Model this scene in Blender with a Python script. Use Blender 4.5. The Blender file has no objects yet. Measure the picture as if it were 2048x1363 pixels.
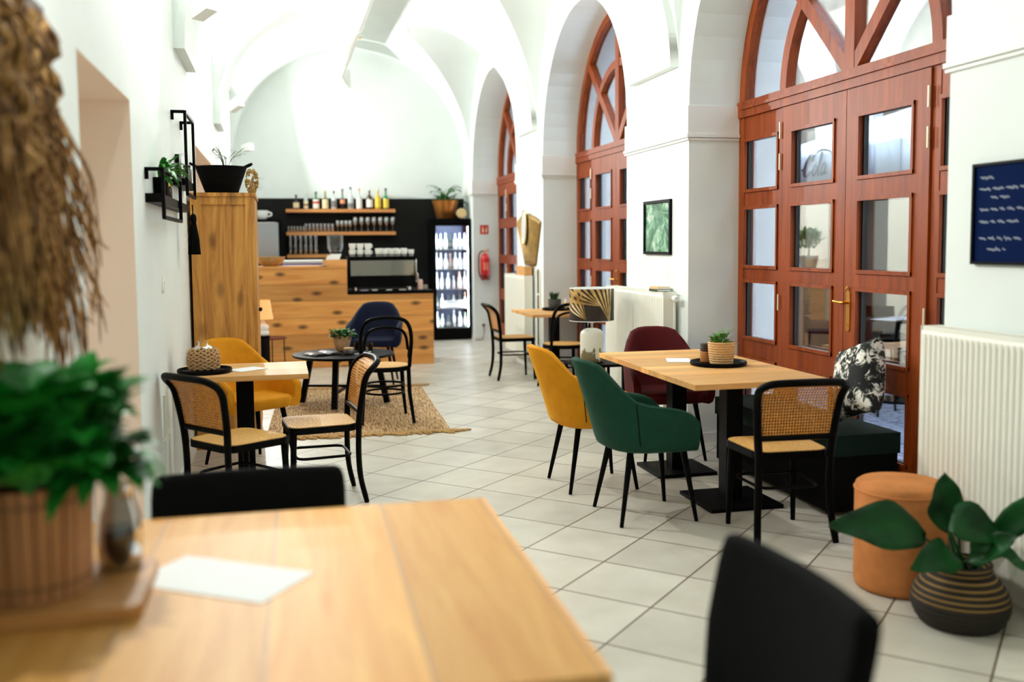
import bpy, bmesh, math, random
from mathutils import Vector, Matrix
random.seed(11)
PI = math.pi
SC = bpy.context.scene
COL = SC.collection
sin, cos = math.sin, math.cos

# ---------------------------------------------------------------- colours and materials
def rgb(r, g, b):
    f = lambda c: (c/255/12.92) if c/255 <= .04045 else ((c/255+.055)/1.055)**2.4
    return (f(r), f(g), f(b), 1)

class NT:
    """small helper around a material's node tree"""
    def __init__(s, name):
        s.m = bpy.data.materials.new(name); s.m.use_nodes = True
        s.t = s.m.node_tree; s.b = s.t.nodes['Principled BSDF']; s.out = s.t.nodes['Material Output']
    def n(s, kind, **kw):
        nd = s.t.nodes.new('ShaderNode' + kind)
        for k, v in kw.items():
            if k in nd.inputs: nd.inputs[k].default_value = v
            else: setattr(nd, k, v)
        return nd
    def l(s, a, b): s.t.links.new(a, b)
    def coord(s, loc=(0,0,0), rot=(0,0,0), sc=(1,1,1), src='Object'):
        tc = s.n('TexCoord'); mp = s.n('Mapping')
        mp.inputs['Location'].default_value = loc; mp.inputs['Rotation'].default_value = rot; mp.inputs['Scale'].default_value = sc
        s.l(tc.outputs[src], mp.inputs['Vector']); return mp.outputs['Vector']
    def ramp(s, fac, stops):
        r = s.n('ValToRGB'); e = r.color_ramp.elements
        while len(e) < len(stops): e.new(.5)
        for i, (p, c) in enumerate(stops): e[i].position = p; e[i].color = c
        s.l(fac, r.inputs['Fac']); return r.outputs['Color']
    def math(s, op, a, b=None):
        nd = s.n('Math', operation=op)
        for i, v in enumerate((a, b)):
            if v is None: continue
            if hasattr(v, 'links'): s.l(v, nd.inputs[i])
            else: nd.inputs[i].default_value = v
        return nd.outputs[0]
    def mix(s, fac, a, b, blend='MIX'):
        nd = s.n('MixRGB', blend_type=blend)
        for k, v in (('Fac', fac), ('Color1', a), ('Color2', b)):
            if hasattr(v, 'links'): s.l(v, nd.inputs[k])
            else: nd.inputs[k].default_value = v
        return nd.outputs['Color']
    def bump(s, h, strength=.2, dist=.01):
        nd = s.n('Bump'); nd.inputs['Strength'].default_value = strength; nd.inputs['Distance'].default_value = dist
        s.l(h, nd.inputs['Height']); s.l(nd.outputs['Normal'], s.b.inputs['Normal'])

def plain(name, c, rough=.5, metal=0, spec=.5, noise=0, nscale=20, sheen=0, emit=0, coat=0, trans=0):
    t = NT(name); b = t.b
    b.inputs['Base Color'].default_value = c; b.inputs['Roughness'].default_value = rough
    b.inputs['Metallic'].default_value = metal; b.inputs['Specular IOR Level'].default_value = spec
    if sheen:
        b.inputs['Sheen Weight'].default_value = sheen; b.inputs['Sheen Roughness'].default_value = .35
        b.inputs['Sheen Tint'].default_value = tuple(min(1, v*2.2+.01) for v in c[:3]) + (1,)
    if coat: b.inputs['Coat Weight'].default_value = coat
    if trans: b.inputs['Transmission Weight'].default_value = trans
    if emit: b.inputs['Emission Color'].default_value = c; b.inputs['Emission Strength'].default_value = emit
    if noise:
        nz = t.n('TexNoise', Scale=nscale, Detail=5.0); t.l(t.coord(), nz.inputs['Vector'])
        k = 1-noise
        col = t.ramp(nz.outputs['Fac'], [(.3, tuple(v*k for v in c[:3])+(1,)), (.7, tuple(min(1, v*(1+noise*.5)) for v in c[:3])+(1,))])
        t.l(col, b.inputs['Base Color'])
    return t.m

def wood(name, c1, c2, axis=0, scale=1.0, rough=.45, spec=.5, planks=0, knots=0, dist=.6, gap=(.2,.1,.05,1)):
    """grain runs along the object axis given; planks = width of the boards across it"""
    t = NT(name); b = t.b
    sc = [14*scale]*3; sc[axis] = 1.1*scale
    v = t.coord(sc=sc)
    n1 = t.n('TexNoise', Scale=1.6, Detail=6.0, Roughness=.62, Distortion=dist); t.l(v, n1.inputs['Vector'])
    col = t.ramp(n1.outputs['Fac'], [(.28, c2), (.5, tuple((a+d)/2 for a, d in zip(c1, c2))), (.72, c1)])
    if knots:
        s2 = [4.6]*3; s2[axis] = 2.1
        cb = t.n('SeparateXYZ'); t.l(t.coord(sc=s2), cb.inputs[0]); cm = t.n('CombineXYZ'); t.l(cb.outputs['X'], cm.inputs['X']); t.l(cb.outputs['Z'], cm.inputs['Y'])
        vo = t.n('TexVoronoi', voronoi_dimensions='2D', Scale=1.0, Randomness=1.0); t.l(cm.outputs[0], vo.inputs['Vector'])
        k = t.ramp(vo.outputs['Distance'], [(.0, (1,1,1,1)), (.07, (.8,.8,.8,1)), (.17, (0,0,0,1))])
        col = t.mix(t.math('MULTIPLY', k, knots), col, tuple(v*.16 for v in c2[:3])+(1,))
    if planks:
        tc = t.n('TexCoord'); sx = t.n('SeparateXYZ'); t.l(tc.outputs['Object'], sx.inputs[0])
        ac = {0: 'Z', 1: 'X', 2: 'Y'}[axis] if not isinstance(planks, tuple) else planks[1]
        w = planks[0] if isinstance(planks, tuple) else planks
        u = t.math('DIVIDE', sx.outputs[ac], w)
        wn = t.n('TexWhiteNoise', noise_dimensions='1D'); t.l(t.math('FLOOR', u), wn.inputs['W'])
        shade = t.ramp(wn.outputs['Value'], [(0, (.74,.74,.74,1)), (1, (1.1,1.08,1.06,1))])
        col = t.mix(1.0, col, shade, 'MULTIPLY')
        fr = t.math('FRACT', u)
        ed = t.math('LESS_THAN', t.math('ABSOLUTE', t.math('SUBTRACT', fr, .5)), .488)
        col = t.mix(ed, gap, col)
    t.l(col, b.inputs['Base Color']); b.inputs['Roughness'].default_value = rough; b.inputs['Specular IOR Level'].default_value = spec
    t.bump(n1.outputs['Fac'], .06, .004)
    return t.m

def glass(name, tint=(1,1,1,1), gloss=.06, rough=0.0, fres=.8):
    """thin pane: clear through, mirror at grazing angles"""
    t = NT(name); t.t.nodes.remove(t.b)
    tr = t.n('BsdfTransparent'); tr.inputs['Color'].default_value = tint
    gl = t.n('BsdfGlossy'); gl.inputs['Roughness'].default_value = rough
    fr = t.n('Fresnel'); fr.inputs['IOR'].default_value = 1.45
    mx = t.n('MixShader'); f = t.math('ADD', t.math('MULTIPLY', fr.outputs[0], fres), gloss-.03)
    t.l(f, mx.inputs[0]); t.l(tr.outputs[0], mx.inputs[1]); t.l(gl.outputs[0], mx.inputs[2]); t.l(mx.outputs[0], t.out.inputs['Surface'])
    return t.m

def cane(name, ua, va, pitch, c1, c2, hole=.44):
    """woven cane webbing: a regular lattice of open holes"""
    t = NT(name); b = t.b
    tc = t.n('TexCoord'); sx = t.n('SeparateXYZ'); t.l(tc.outputs['Object'], sx.inputs[0])
    k = PI/pitch
    su = t.math('ABSOLUTE', t.math('SINE', t.math('MULTIPLY', sx.outputs[ua], k)))
    sv = t.math('ABSOLUTE', t.math('SINE', t.math('MULTIPLY', sx.outputs[va], k)))
    h = t.math('GREATER_THAN', t.math('MULTIPLY', su, sv), 1-hole)
    nz = t.n('TexNoise', Scale=60.0); t.l(t.coord(), nz.inputs['Vector'])
    t.l(t.ramp(nz.outputs['Fac'], [(.3, c2), (.7, c1)]), b.inputs['Base Color']); b.inputs['Roughness'].default_value = .55
    tr = t.n('BsdfTransparent'); mx = t.n('MixShader')
    t.l(h, mx.inputs[0]); t.l(b.outputs[0], mx.inputs[1]); t.l(tr.outputs[0], mx.inputs[2]); t.l(mx.outputs[0], t.out.inputs['Surface'])
    return t.m

# ---------------------------------------------------------------- mesh builder
class MB:
    def __init__(s): s.bm = bmesh.new()
    def v(s, p): return s.bm.verts.new(p)
    def face(s, vs):
        try: return s.bm.faces.new(vs)
        except ValueError: return None
    def hexa(s, p):
        v = [s.v(q) for q in p]
        for f in ((0,3,2,1),(4,5,6,7),(0,1,5,4),(1,2,6,5),(2,3,7,6),(3,0,4,7)): s.face([v[i] for i in f])
        return s
    def box(s, x0, x1, y0, y1, z0, z1, M=None):
        p = [(x0,y0,z0),(x1,y0,z0),(x1,y1,z0),(x0,y1,z0),(x0,y0,z1),(x1,y0,z1),(x1,y1,z1),(x0,y1,z1)]
        if M is not None: p = [M @ Vector(q) for q in p]
        return s.hexa(p)
    def bar(s, a, b, w, t, up=(0,0,1)):
        """straight bar of section w x t from a to b"""
        a, b = Vector(a), Vector(b); d = (b-a).normalized(); u = Vector(up)
        if abs(d.dot(u)) > .98: u = Vector((1,0,0))
        x = d.cross(u).normalized()*w/2; y = x.cross(d).normalized()*t/2
        return s.hexa([a-x-y, a+x-y, a+x+y, a-x+y, b-x-y, b+x-y, b+x+y, b-x+y])
    def tube(s, pts, r, n=8, closed=False, flat=1.0, cap=True):
        P = [Vector(p) for p in pts]; m = len(P); rs = r if isinstance(r, (list, tuple)) else [r]*m
        T = []
        for i in range(m):
            a = P[(i-1) % m] if (closed or i > 0) else P[i]; b = P[(i+1) % m] if (closed or i < m-1) else P[i]
            T.append((b-a).normalized())
        u = Vector((0,0,1)) if abs(T[0].z) < .9 else Vector((1,0,0))
        u = (u - T[0]*u.dot(T[0])).normalized(); rings = []
        for i in range(m):
            u = (u - T[i]*u.dot(T[i])).normalized(); w = T[i].cross(u)
            rings.append([s.v(P[i] + (u*cos(2*PI*k/n) + w*sin(2*PI*k/n)*flat)*rs[i]) for k in range(n)])
        for i in range(m if closed else m-1):
            A, B = rings[i], rings[(i+1) % m]
            for k in range(n): s.face([A[k], A[(k+1) % n], B[(k+1) % n], B[k]])
        if not closed and cap: s.face(rings[0][::-1]); s.face(rings[-1])
        return s
    def lathe(s, prof, c=(0,0,0), n=24, sx=1, sy=1, M=None, cap=True):
        rings = []
        for r, z in prof:
            ps = [Vector((c[0]+r*cos(2*PI*k/n)*sx, c[1]+r*sin(2*PI*k/n)*sy, c[2]+z)) for k in range(n)]
            if M is not None: ps = [M @ p for p in ps]
            rings.append([s.v(p) for p in ps])
        for A, B in zip(rings, rings[1:]):
            for k in range(n): s.face([A[k], A[(k+1) % n], B[(k+1) % n], B[k]])
        if cap: s.face(rings[0][::-1]); s.face(rings[-1])
        return s
    def grid(s, rows, closed=False):
        R = [[s.v(p) for p in r] for r in rows]
        for A, B in zip(R, R[1:]):
            m = len(A)
            for k in range(m if closed else m-1): s.face([A[k], A[(k+1) % m], B[(k+1) % m], B[k]])
        return R
    def prism(s, poly, f0, f1):
        """poly: 2D outline; f0, f1 map (a, b) to the two end positions"""
        A = [s.v(f0(*p)) for p in poly]; B = [s.v(f1(*p)) for p in poly]; m = len(poly)
        s.face(A[::-1]); s.face(B)
        for k in range(m): s.face([A[k], A[(k+1) % m], B[(k+1) % m], B[k]])
        return s
    def sphere(s, c, r, n=12, sz=1, sx=1, sy=1):
        return s.lathe([(max(.0005, r*sin(PI*i/n)), -r*cos(PI*i/n)*sz) for i in range(n+1)], c, n*2, sx, sy)
    def build(s, name, m, parent=None, bevel=0, seg=2, ang=38, norm=True):
        bm = s.bm
        if bevel:
            es = [e for e in bm.edges if len(e.link_faces) == 2 and e.calc_face_angle(0) > .7]
            bmesh.ops.bevel(bm, geom=es, offset=bevel, segments=seg, affect='EDGES', profile=.5, clamp_overlap=True)
        if norm: bmesh.ops.recalc_face_normals(bm, faces=bm.faces[:])
        me = bpy.data.meshes.new(name); bm.to_mesh(me); bm.free()
        me.polygons.foreach_set('use_smooth', [True]*len(me.polygons)); me.set_sharp_from_angle(angle=math.radians(ang))
        for mm in (m if isinstance(m, (list, tuple)) else [m]): me.materials.append(mm)
        o = bpy.data.objects.new(name, me); COL.objects.link(o)
        if parent is not None: o.parent = parent
        return o

def tag(o, label=None, cat=None, group=None, kind=None):
    if label: o['label'] = label
    if cat: o['category'] = cat
    if group: o['group'] = group
    if kind: o['kind'] = kind
    return o
def thing(name, label, cat, loc=(0,0,0), rz=0, group=None):
    o = bpy.data.objects.new(name, None); COL.objects.link(o)
    o.location = loc; o.rotation_euler = (0,0,rz); o.empty_display_size = .1
    return tag(o, label, cat, group)
def struct(o): o['kind'] = 'structure'; return o
KIDS = {}
def dup(root, loc, rz=None, label=None, group=None):
    """copy a thing, its parts and their sub-parts"""
    def cp(o, par):
        c = o.copy(); COL.objects.link(c)
        if par is not None: c.parent = par
        for ch in [x for x in list(COL.objects) if x.parent == o]: cp(ch, c)
        return c
    r = cp(root, None); r.location = loc
    if rz is not None: r.rotation_euler = (0,0,rz)
    if label: r['label'] = label
    if group: r['group'] = group
    return r
def arc(c, r, a0, a1, n, f): return [f(c[0]+r*cos(a0+(a1-a0)*i/n), c[1]+r*sin(a0+(a1-a0)*i/n)) for i in range(n+1)]
def rrect(x0, x1, y0, y1, r, n=5):
    out = []
    for cx, cy, a in ((x1-r,y1-r,0),(x0+r,y1-r,PI/2),(x0+r,y0+r,PI),(x1-r,y0+r,1.5*PI)):
        out += [(cx+r*cos(a+PI/2*i/n), cy+r*sin(a+PI/2*i/n)) for i in range(n+1)]
    return out
def spline(pts, k=6):
    """Catmull-Rom through 3D points"""
    P = [Vector(p) for p in pts]; P = [P[0]*2-P[1]] + P + [P[-1]*2-P[-2]]; out = []
    for i in range(1, len(P)-2):
        for j in range(k):
            t = j/k; a, b, c, d = P[i-1:i+3]
            out.append(.5*((2*b) + (c-a)*t + (2*a-5*b+4*c-d)*t*t + (3*b-a-3*c+d)*t**3))
    out.append(P[-2]); return out
ORD = ['first','second','third','fourth','fifth','sixth','seventh','eighth','ninth','tenth','eleventh','twelfth']

# ---------------------------------------------------------------- the palette
WHITE = plain('white_plaster', rgb(234,240,237), .85, noise=.03, nscale=3)
WHITE2 = plain('white_paint_trim', rgb(240,240,235), .6)
PEACH = plain('peach_paint', rgb(250,232,216), .8, noise=.03, nscale=3)  # paint made paler in place of a light inside the recess
BLACKP = plain('black_panel', rgb(14,14,12), .7, spec=.25)
BLACK = plain('black_steel', rgb(4,4,5), .5, spec=.08)
BLACKW = plain('black_stained_wood', rgb(3,3,3), .42, spec=.07)
BLACKF = plain('black_fabric', rgb(4,5,5), .9, spec=.15, noise=.15, nscale=150)
GOLD = plain('brass', rgb(222,172,88), .28, 1)
CHROME = plain('chrome', rgb(215,215,215), .12, 1)
STEEL = plain('brushed_steel', rgb(190,192,196), .3, 1)
MAHOG = wood('red_brown_window_wood', rgb(160,72,16), rgb(108,40,7), 2, .8, .45, .3)
MAHOGH = wood('red_brown_window_rail', rgb(160,70,24), rgb(112,38,10), 1, .8, .32)
OAK = wood('oak_table', rgb(246,194,124), rgb(222,158,88), 0, 1.0, .5, .3, planks=(.13,'Y'), gap=(.46,.27,.13,1))
OAKY = wood('oak_table_near', rgb(250,194,112), rgb(228,156,74), 1, .8, .5, .32, planks=(.29,'X'), gap=(.5,.3,.15,1))
OAKX = wood('pine_shelf', rgb(222,158,92), rgb(190,118,60), 0, 1.0, .5)
BARW = wood('knotty_bar_boards', rgb(240,176,98), rgb(208,132,60), 0, .7, .5, planks=(.205,'Z'), knots=1.0, gap=(.32,.15,.05,1))
WARD = wood('honey_wardrobe', rgb(242,178,86), rgb(150,86,26), 2, .42, .42, knots=.5, dist=2.2)
PANE = glass('window_glass')
CLEAR = glass('clear_glass', (.93,.96,.95,1), .06)
GREYGL = glass('smoked_glass', (.45,.42,.38,1), .12)
RUBBER = plain('black_gasket', rgb(10,11,13), .5)
RADW = plain('radiator_enamel', rgb(240,238,226), .45)
PAPER = plain('white_paper', rgb(244,245,244), .8)
CERAM = plain('white_china', rgb(246,246,243), .2)
LEAF = plain('leaf_green', rgb(52,118,40), .5, noise=.35, nscale=25)
LEAFD = plain('deep_leaf_green', rgb(16,74,28), .42, noise=.35, nscale=8)
LEAFL = plain('light_leaf_green', rgb(98,150,62), .5, noise=.3, nscale=25)
SOIL = plain('potting_soil', rgb(35,26,20), .95)
TERRA = plain('beige_clay', rgb(204,166,122), .7, noise=.1)
CANES = cane('cane_seat', 'X', 'Y', .0150, rgb(242,194,116), rgb(216,156,74), .26)
CANEB = cane('cane_back', 'Y', 'Z', .0150, rgb(228,162,76), rgb(196,124,46), .46)
t = NT('dried_raffia'); nz = t.n('TexNoise', Scale=1.0, Detail=4.0); t.l(t.coord(sc=(55,55,5)), nz.inputs['Vector'])
t.l(t.ramp(nz.outputs['Fac'], [(.36,rgb(72,46,20)), (.5,rgb(134,96,50)), (.62,rgb(196,152,92))]), t.b.inputs['Base Color']); t.b.inputs['Roughness'].default_value = .85; RAFFIA = t.m
STRAW = plain('woven_straw', rgb(218,172,116), .75, noise=.25, nscale=90)
# ================================================================ THE ROOM
XL, XR, XO, YB, YF = -.64, 2.93, 3.78, 15.55, -1.7
XC, RV, ZV = 1.145, 1.785, 2.75            # barrel vault: centre line, radius, springing
ARCH = [(5.24,1.425), (9.34,1.37), (13.395,1.425)]   # arches in the street wall: centre, half width
ZS = 2.5                                    # springing of the arches
BANDS = [(-1.25,-.4), (2.8,3.67), (6.853,7.775), (10.935,11.722), (15.0,15.55)]

# floor of pale square tiles laid at 45 degrees
t = NT('floor_tiles')
S = .42285
v = t.coord(loc=(0,0,0), rot=(0,0,-.7858))
off = t.n('VectorMath', operation='SUBTRACT'); g = (.8543, 3.6626); c_, s_ = cos(-.7858), sin(-.7858)
off.inputs[1].default_value = (g[0]*c_-g[1]*s_, g[0]*s_+g[1]*c_, 0); t.l(v, off.inputs[0])
br = t.n('TexBrick', offset=0.0, squash=1.0)
for k, val in (('Scale',1.0),('Mortar Size',.0045),('Mortar Smooth',.15),('Bias',0.0),('Brick Width',S),('Row Height',S)): br.inputs[k].default_value = val
br.inputs['Color1'].default_value = rgb(222,216,202); br.inputs['Color2'].default_value = rgb(204,198,184); br.inputs['Mortar'].default_value = rgb(98,76,58)
t.l(off.outputs[0], br.inputs['Vector'])
nz = t.n('TexNoise', Scale=3.5, Detail=6.0); t.l(t.coord(), nz.inputs['Vector'])
col = t.mix(1.0, br.outputs['Color'], t.ramp(nz.outputs['Fac'], [(.3,(.86,.85,.83,1)), (.7,(1.04,1.04,1.04,1))]), 'MULTIPLY')
t.l(col, t.b.inputs['Base Color']); t.b.inputs['Roughness'].default_value = .36
t.bump(br.outputs['Fac'], -.35, .004)
struct(MB().box(-1.25, XO, YF-.3, YB+.3, -.12, 0).build('floor', t.m))

# street wall: piers joined by round arches
def arch_wall(mb, x0, x1, ztop, archs, y0, y1):
    N = 28; edges = [y0]
    for yc, h in archs: edges += [yc-h, yc+h]
    edges.append(y1)
    for i in range(0, len(edges), 2): mb.box(x0, x1, edges[i], edges[i+1], -.1, ztop)
    for yc, h in archs:
        pts = [(yc+h*cos(PI-PI*i/N), ZS+h*sin(PI*i/N)) for i in range(N+1)]
        for (a, za), (b, zb) in zip(pts, pts[1:]):
            mb.hexa([(x0,a,za),(x1,a,za),(x1,b,zb),(x0,b,zb),(x0,a,ztop),(x1,a,ztop),(x1,b,ztop),(x0,b,ztop)])
w = MB(); arch_wall(w, XR, XO, 4.75, ARCH, YF, YB); struct(w.build('wall_right', WHITE, norm=True))

# opposite wall with two deep recesses
w = MB()
NIC = [(3.55,4.75,2.165), (8.37,10.29,2.325)]
ys = [YF] + [q for n in NIC for q in n[:2]] + [YB]
for i in range(0, len(ys), 2): w.box(XL-.6, XL, ys[i], ys[i+1], -.1, 4.75)
for a, b, h in NIC: w.box(XL-.6, XL, a, b, h, 4.75)
struct(w.build('wall_left', WHITE))
for i, (a, b, h) in enumerate(NIC):        # painted linings of the recesses
    q = MB(); e = .006
    q.box(XL-.55, XL-.001, a, b, h-e, h-.0005); q.box(XL-.55, XL-.001, a+.0005, a+e, 0, h-e); q.box(XL-.55, XL-.001, b-e, b-.0005, 0, h-e)
    q.box(XL-.56, XL-.55, a, b, 0, h)
    struct(q.build('trim_%d' % (i+1), PEACH))
struct(MB().box(XL-.6, XO, YB, YB+.25, -.1, 4.75).build('wall_back', WHITE))
w = MB().box(XL-.6, XO, YF-.25, YF, -.1, 4.75)      # wall behind the camera
struct(w.build('wall_front', WHITE))

# barrel vault with round lunettes on both sides
w = MB(); N = 40
def dx(z): return math.sqrt(max(0, RV*RV-max(0, z-ZV)**2))
bays = []
for (a0, a1), (b0, b1) in zip(BANDS, BANDS[1:]): bays.append((a1, b0))
for y0, y1 in bays:
    yc, r = (y0+y1)/2, (y1-y0)/2; zl = 2.79
    def d(z): return math.sqrt(max(0, r*r-max(0, z-zl)**2)) if z-zl < r else 0
    lun = [(yc-r*cos(PI*i/N), zl+r*sin(PI*i/N)) for i in range(N+1)]
    for sgn, xw in ((1, XR+.01), (-1, XL-.01)):
        w.grid([[(xw+(XC+sgn*dx(z)-xw)*k/6, y, z) for k in range(7)] for y, z in lun])
    ts = sorted([PI*i/N for i in range(N+1)] + [math.asin((zl+r-ZV)/RV), PI-math.asin((zl+r-ZV)/RV)])
    prof = [(XC+RV*cos(q), ZV+RV*sin(q)) for q in ts]
    w.grid([[(x, y0+(yc-d(z)-y0)*k/6, z) for k in range(7)] for x, z in prof])
    w.grid([[(x, y1+(yc+d(z)-y1)*k/6, z) for k in range(7)] for x, z in prof])
for y0, y1 in [(-1.7,-1.25)] + BANDS:
    w.grid([[(XC+RV*cos(PI*i/N), y, ZV+RV*sin(PI*i/N)) for y in (y0, y1)] for i in range(N+1)])
w.box(XL-.6, XO, YF-.3, YB+.3, 4.75, 4.9)
struct(w.build('ceiling', WHITE, norm=False, ang=50))
n = 3
for y0, y1 in BANDS[1:4]:                  # broad transverse arches on small ledges
    q = MB(); ri, ro, zc = 1.715, 1.80, 2.80
    f = lambda y: (lambda a, b: (a, y, b))
    for i in range(N):
        a, b = PI*i/N, PI*(i+1)/N
        P = lambda r, t_, y: (XC+r*cos(t_), y, zc+r*sin(t_))
        q.hexa([P(ri,a,y0),P(ro,a,y0),P(ro,b,y0),P(ri,b,y0),P(ri,a,y1),P(ro,a,y1),P(ro,b,y1),P(ri,b,y1)])
    bmesh.ops.remove_doubles(q.bm, verts=q.bm.verts[:], dist=1e-5)
    struct(q.build('trim_%d' % n, WHITE)); n += 1
PIERS = [(YF+.01,3.815), (6.665,7.97), (10.71,11.97), (14.82,15.55)]
for y0, y1 in PIERS:                       # impost mouldings of the piers
    q = MB(); e = .014; yb = y1+e if y1 < 15 else y1-.002
    q.box(XR-e, 3.325, y0-e, yb, 2.285, 2.49)
    q.box(XR-.024, 3.325, y0-.024, yb+.010*(y1 < 15), 2.262, 2.284)
    q.box(XR-.017, 3.325, y0-.017, yb+.003*(y1 < 15), 2.242, 2.256)
    struct(q.build('trim_%d' % n, WHITE2, bevel=.004)); n += 1
q = MB(); q.box(XL, XL+.014, YF, 3.55, 0, .075).box(XL, XL+.014, 4.75, 8.37, 0, .075).box(XL, XL+.014, 10.29, YB, 0, .075)
struct(q.build('baseboard_left', WHITE2, bevel=.003))
q = MB()
for y0, y1 in PIERS: q.box(XR-.012, 3.32, y0-.012, min(y1+.012, YB-.001), 0, .075)
struct(q.build('baseboard_right', WHITE2, bevel=.003))

# ---------------------------------------------------------------- glazed doors in the arches
DX = 3.33
ROWS = [(.25,.66), (.79,1.22), (1.31,1.75), (1.86,2.24)]
def door_set(i, yc, h):
    Y = lambda u: yc-u                      # u runs along the wall
    F = MB(); x0, x1 = DX, DX+.075
    P = lambda x: (lambda a, b: (x, Y(a), b))
    hi = h-.085
    for s in (-1, 1):
        F.box(x0, x1, min(Y(s*hi), Y(s*(h+.02))), max(Y(s*hi), Y(s*(h+.02))), 0, ZS)
        F.box(x0, x1, min(Y(s*.775), Y(s*.835)), max(Y(s*.775), Y(s*.835)), 0, 2.4)
        for a, b in ((.0,.25),(.66,.79),(1.22,1.31),(1.75,1.86),(2.24,2.40)):
            F.box(x0+.004, x1-.004, min(Y(s*.83), Y(s*(hi+.002))), max(Y(s*.83), Y(s*(hi+.002))), a, b)
        for a, b in ROWS:                   # raised beads round the side lights
            F.box(x0-.010, x0+.01, min(Y(s*.835), Y(s*.855)), max(Y(s*.835), Y(s*.855)), a, b)
            F.box(x0-.010, x0+.01, min(Y(s*hi), Y(s*(hi-.02))), max(Y(s*hi), Y(s*(hi-.02))), a, b)
            F.box(x0-.012, x0+.01, min(Y(s*.835), Y(s*hi)), max(Y(s*.835), Y(s*hi)), a-.004, a+.018)
            F.box(x0-.012, x0+.01, min(Y(s*.835), Y(s*hi)), max(Y(s*.835), Y(s*hi)), b-.018, b+.004)
    F.box(x0-.02, x1, Y(h+.02), Y(-h-.02), 2.40, 2.515)
    F.box(x0-.035, x0, Y(hi), Y(-hi), 2.455, 2.475)
    N = 36
    def ring(r0, r1, a, b):
        for k in range(N):
            t0, t1 = PI*k/N, PI*(k+1)/N
            q = lambda r, t_, x: (x, Y(r*cos(t_)), ZS+r*sin(t_))
            F.hexa([q(r0,t0,a),q(r1,t0,a),q(r1,t1,a),q(r0,t1,a),q(r0,t0,b),q(r1,t0,b),q(r1,t1,b),q(r0,t1,b)])
    ring(hi, h+.02, x0, x1); ring(.755, .835, x0+.002, x1-.002)
    F.box(x0-.004, x1, Y(.05), Y(-.05), ZS, ZS+hi+.02)
    for s in (-1, 1):
        c = Vector((x0+.032, Y(s*.03), ZS+.03)); e = Vector((x0+.032, Y(s*(hi+.01)*.7071), ZS+(hi+.01)*.7071))
        F.bar(c, e, .085, .068, (1,0,0))
    fr = tag(struct(F.build('door_%d' % i, MAHOG, bevel=.004, seg=1)), 'red-brown wooden arched doorway')
    R = MB()                                # black gaskets seated in every light
    def gask(u0, u1, a, b, x):
        for q in ((u0,u0+.012,a,b),(u1-.012,u1,a,b),(u0,u1,a,a+.012),(u0,u1,b-.012,b)):
            R.box(x, x+.03, Y(q[1]), Y(q[0]), q[2], q[3])
    G = MB()
    for s in (-1, 1):
        for a, b in ROWS:
            u = sorted((s*.835, s*hi)); gask(u[0], u[1], a, b, x0+.026); G.box(x0+.038, x0+.042, Y(u[1]), Y(u[0]), a, b)
    pts = [(hi*cos(PI*k/N), ZS+hi*sin(PI*k/N)) for k in range(N+1)]
    G.prism(pts, P(x0+.038), P(x0+.042))
    R.build('gasket', RUBBER, fr); G.build('pane', PANE, fr)
    for s in (-1, 1):
        Lf = MB(); a0, a1 = x0-.014, x0+.056
        bx = lambda u0, u1, z0, z1, xa=a0, xb=a1: Lf.box(xa, xb, min(Y(s*u0), Y(s*u1)), max(Y(s*u0), Y(s*u1)), z0, z1)
        bx(.003,.12,.01,2.395); bx(.645,.772,.01,2.395)
        for a, b in ((.01,.25),(.66,.79),(1.22,1.31),(1.75,1.86),(2.24,2.395)): bx(.12,.645,a,b)
        for a, b in ROWS:
            bx(.118,.138,a,b,a0-.01,a0+.004); bx(.627,.647,a,b,a0-.01,a0+.004); bx(.118,.647,a-.004,a+.018,a0-.012,a0+.004); bx(.118,.647,b-.018,b+.004,a0-.012,a0+.004)
        lf = Lf.build('door_leaf', MAHOG, fr, bevel=.004, seg=1)
        R = MB(); G = MB()
        for a, b in ROWS:
            u = sorted((s*.12, s*.645)); gask(u[0], u[1], a, b, a0+.034); G.box(a0+.046, a0+.05, Y(u[1]), Y(u[0]), a, b)
        R.build('gasket', RUBBER, lf); G.build('pane', PANE, lf)
        H = MB()
        for z in (.36, 1.03, 1.98, 2.19): H.lathe([(.007,0),(.007,.11)], (a0-.012, Y(s*.774), z), 10)
        tag(H.build('hinge', plain('pale_brass', rgb(236,218,186), .35, .3), lf, bevel=.002), 'brass hinge pins')
        if s == 1:
            K = MB(); yk = Y(.055)
            K.prism(rrect(-.02,.02,.955,1.2,.018), lambda a, b: (a0-.006, yk+a, b), lambda a, b: (a0, yk+a, b))
            K.tube([(a0,yk,1.13),(a0-.045,yk,1.13),(a0-.05,yk+.012,1.13),(a0-.05,yk+.085,1.135)], .009, 10)
            K.tube([(a0,yk,1.20),(a0-.012,yk,1.225),(a0-.022,yk,1.21)], .006, 8)
            K.lathe([(.012,0),(.012,.008)], M=Matrix.Translation((a0-.008,yk,1.0)) @ Matrix.Rotation(PI/2,4,'Y'), n=12)
            tag(K.build('door_handle', GOLD, lf, bevel=.0015), 'brass lever handle on a long plate')
    return fr
for i, (yc, h) in enumerate(ARCH): door_set(i+1, yc, h)

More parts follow.
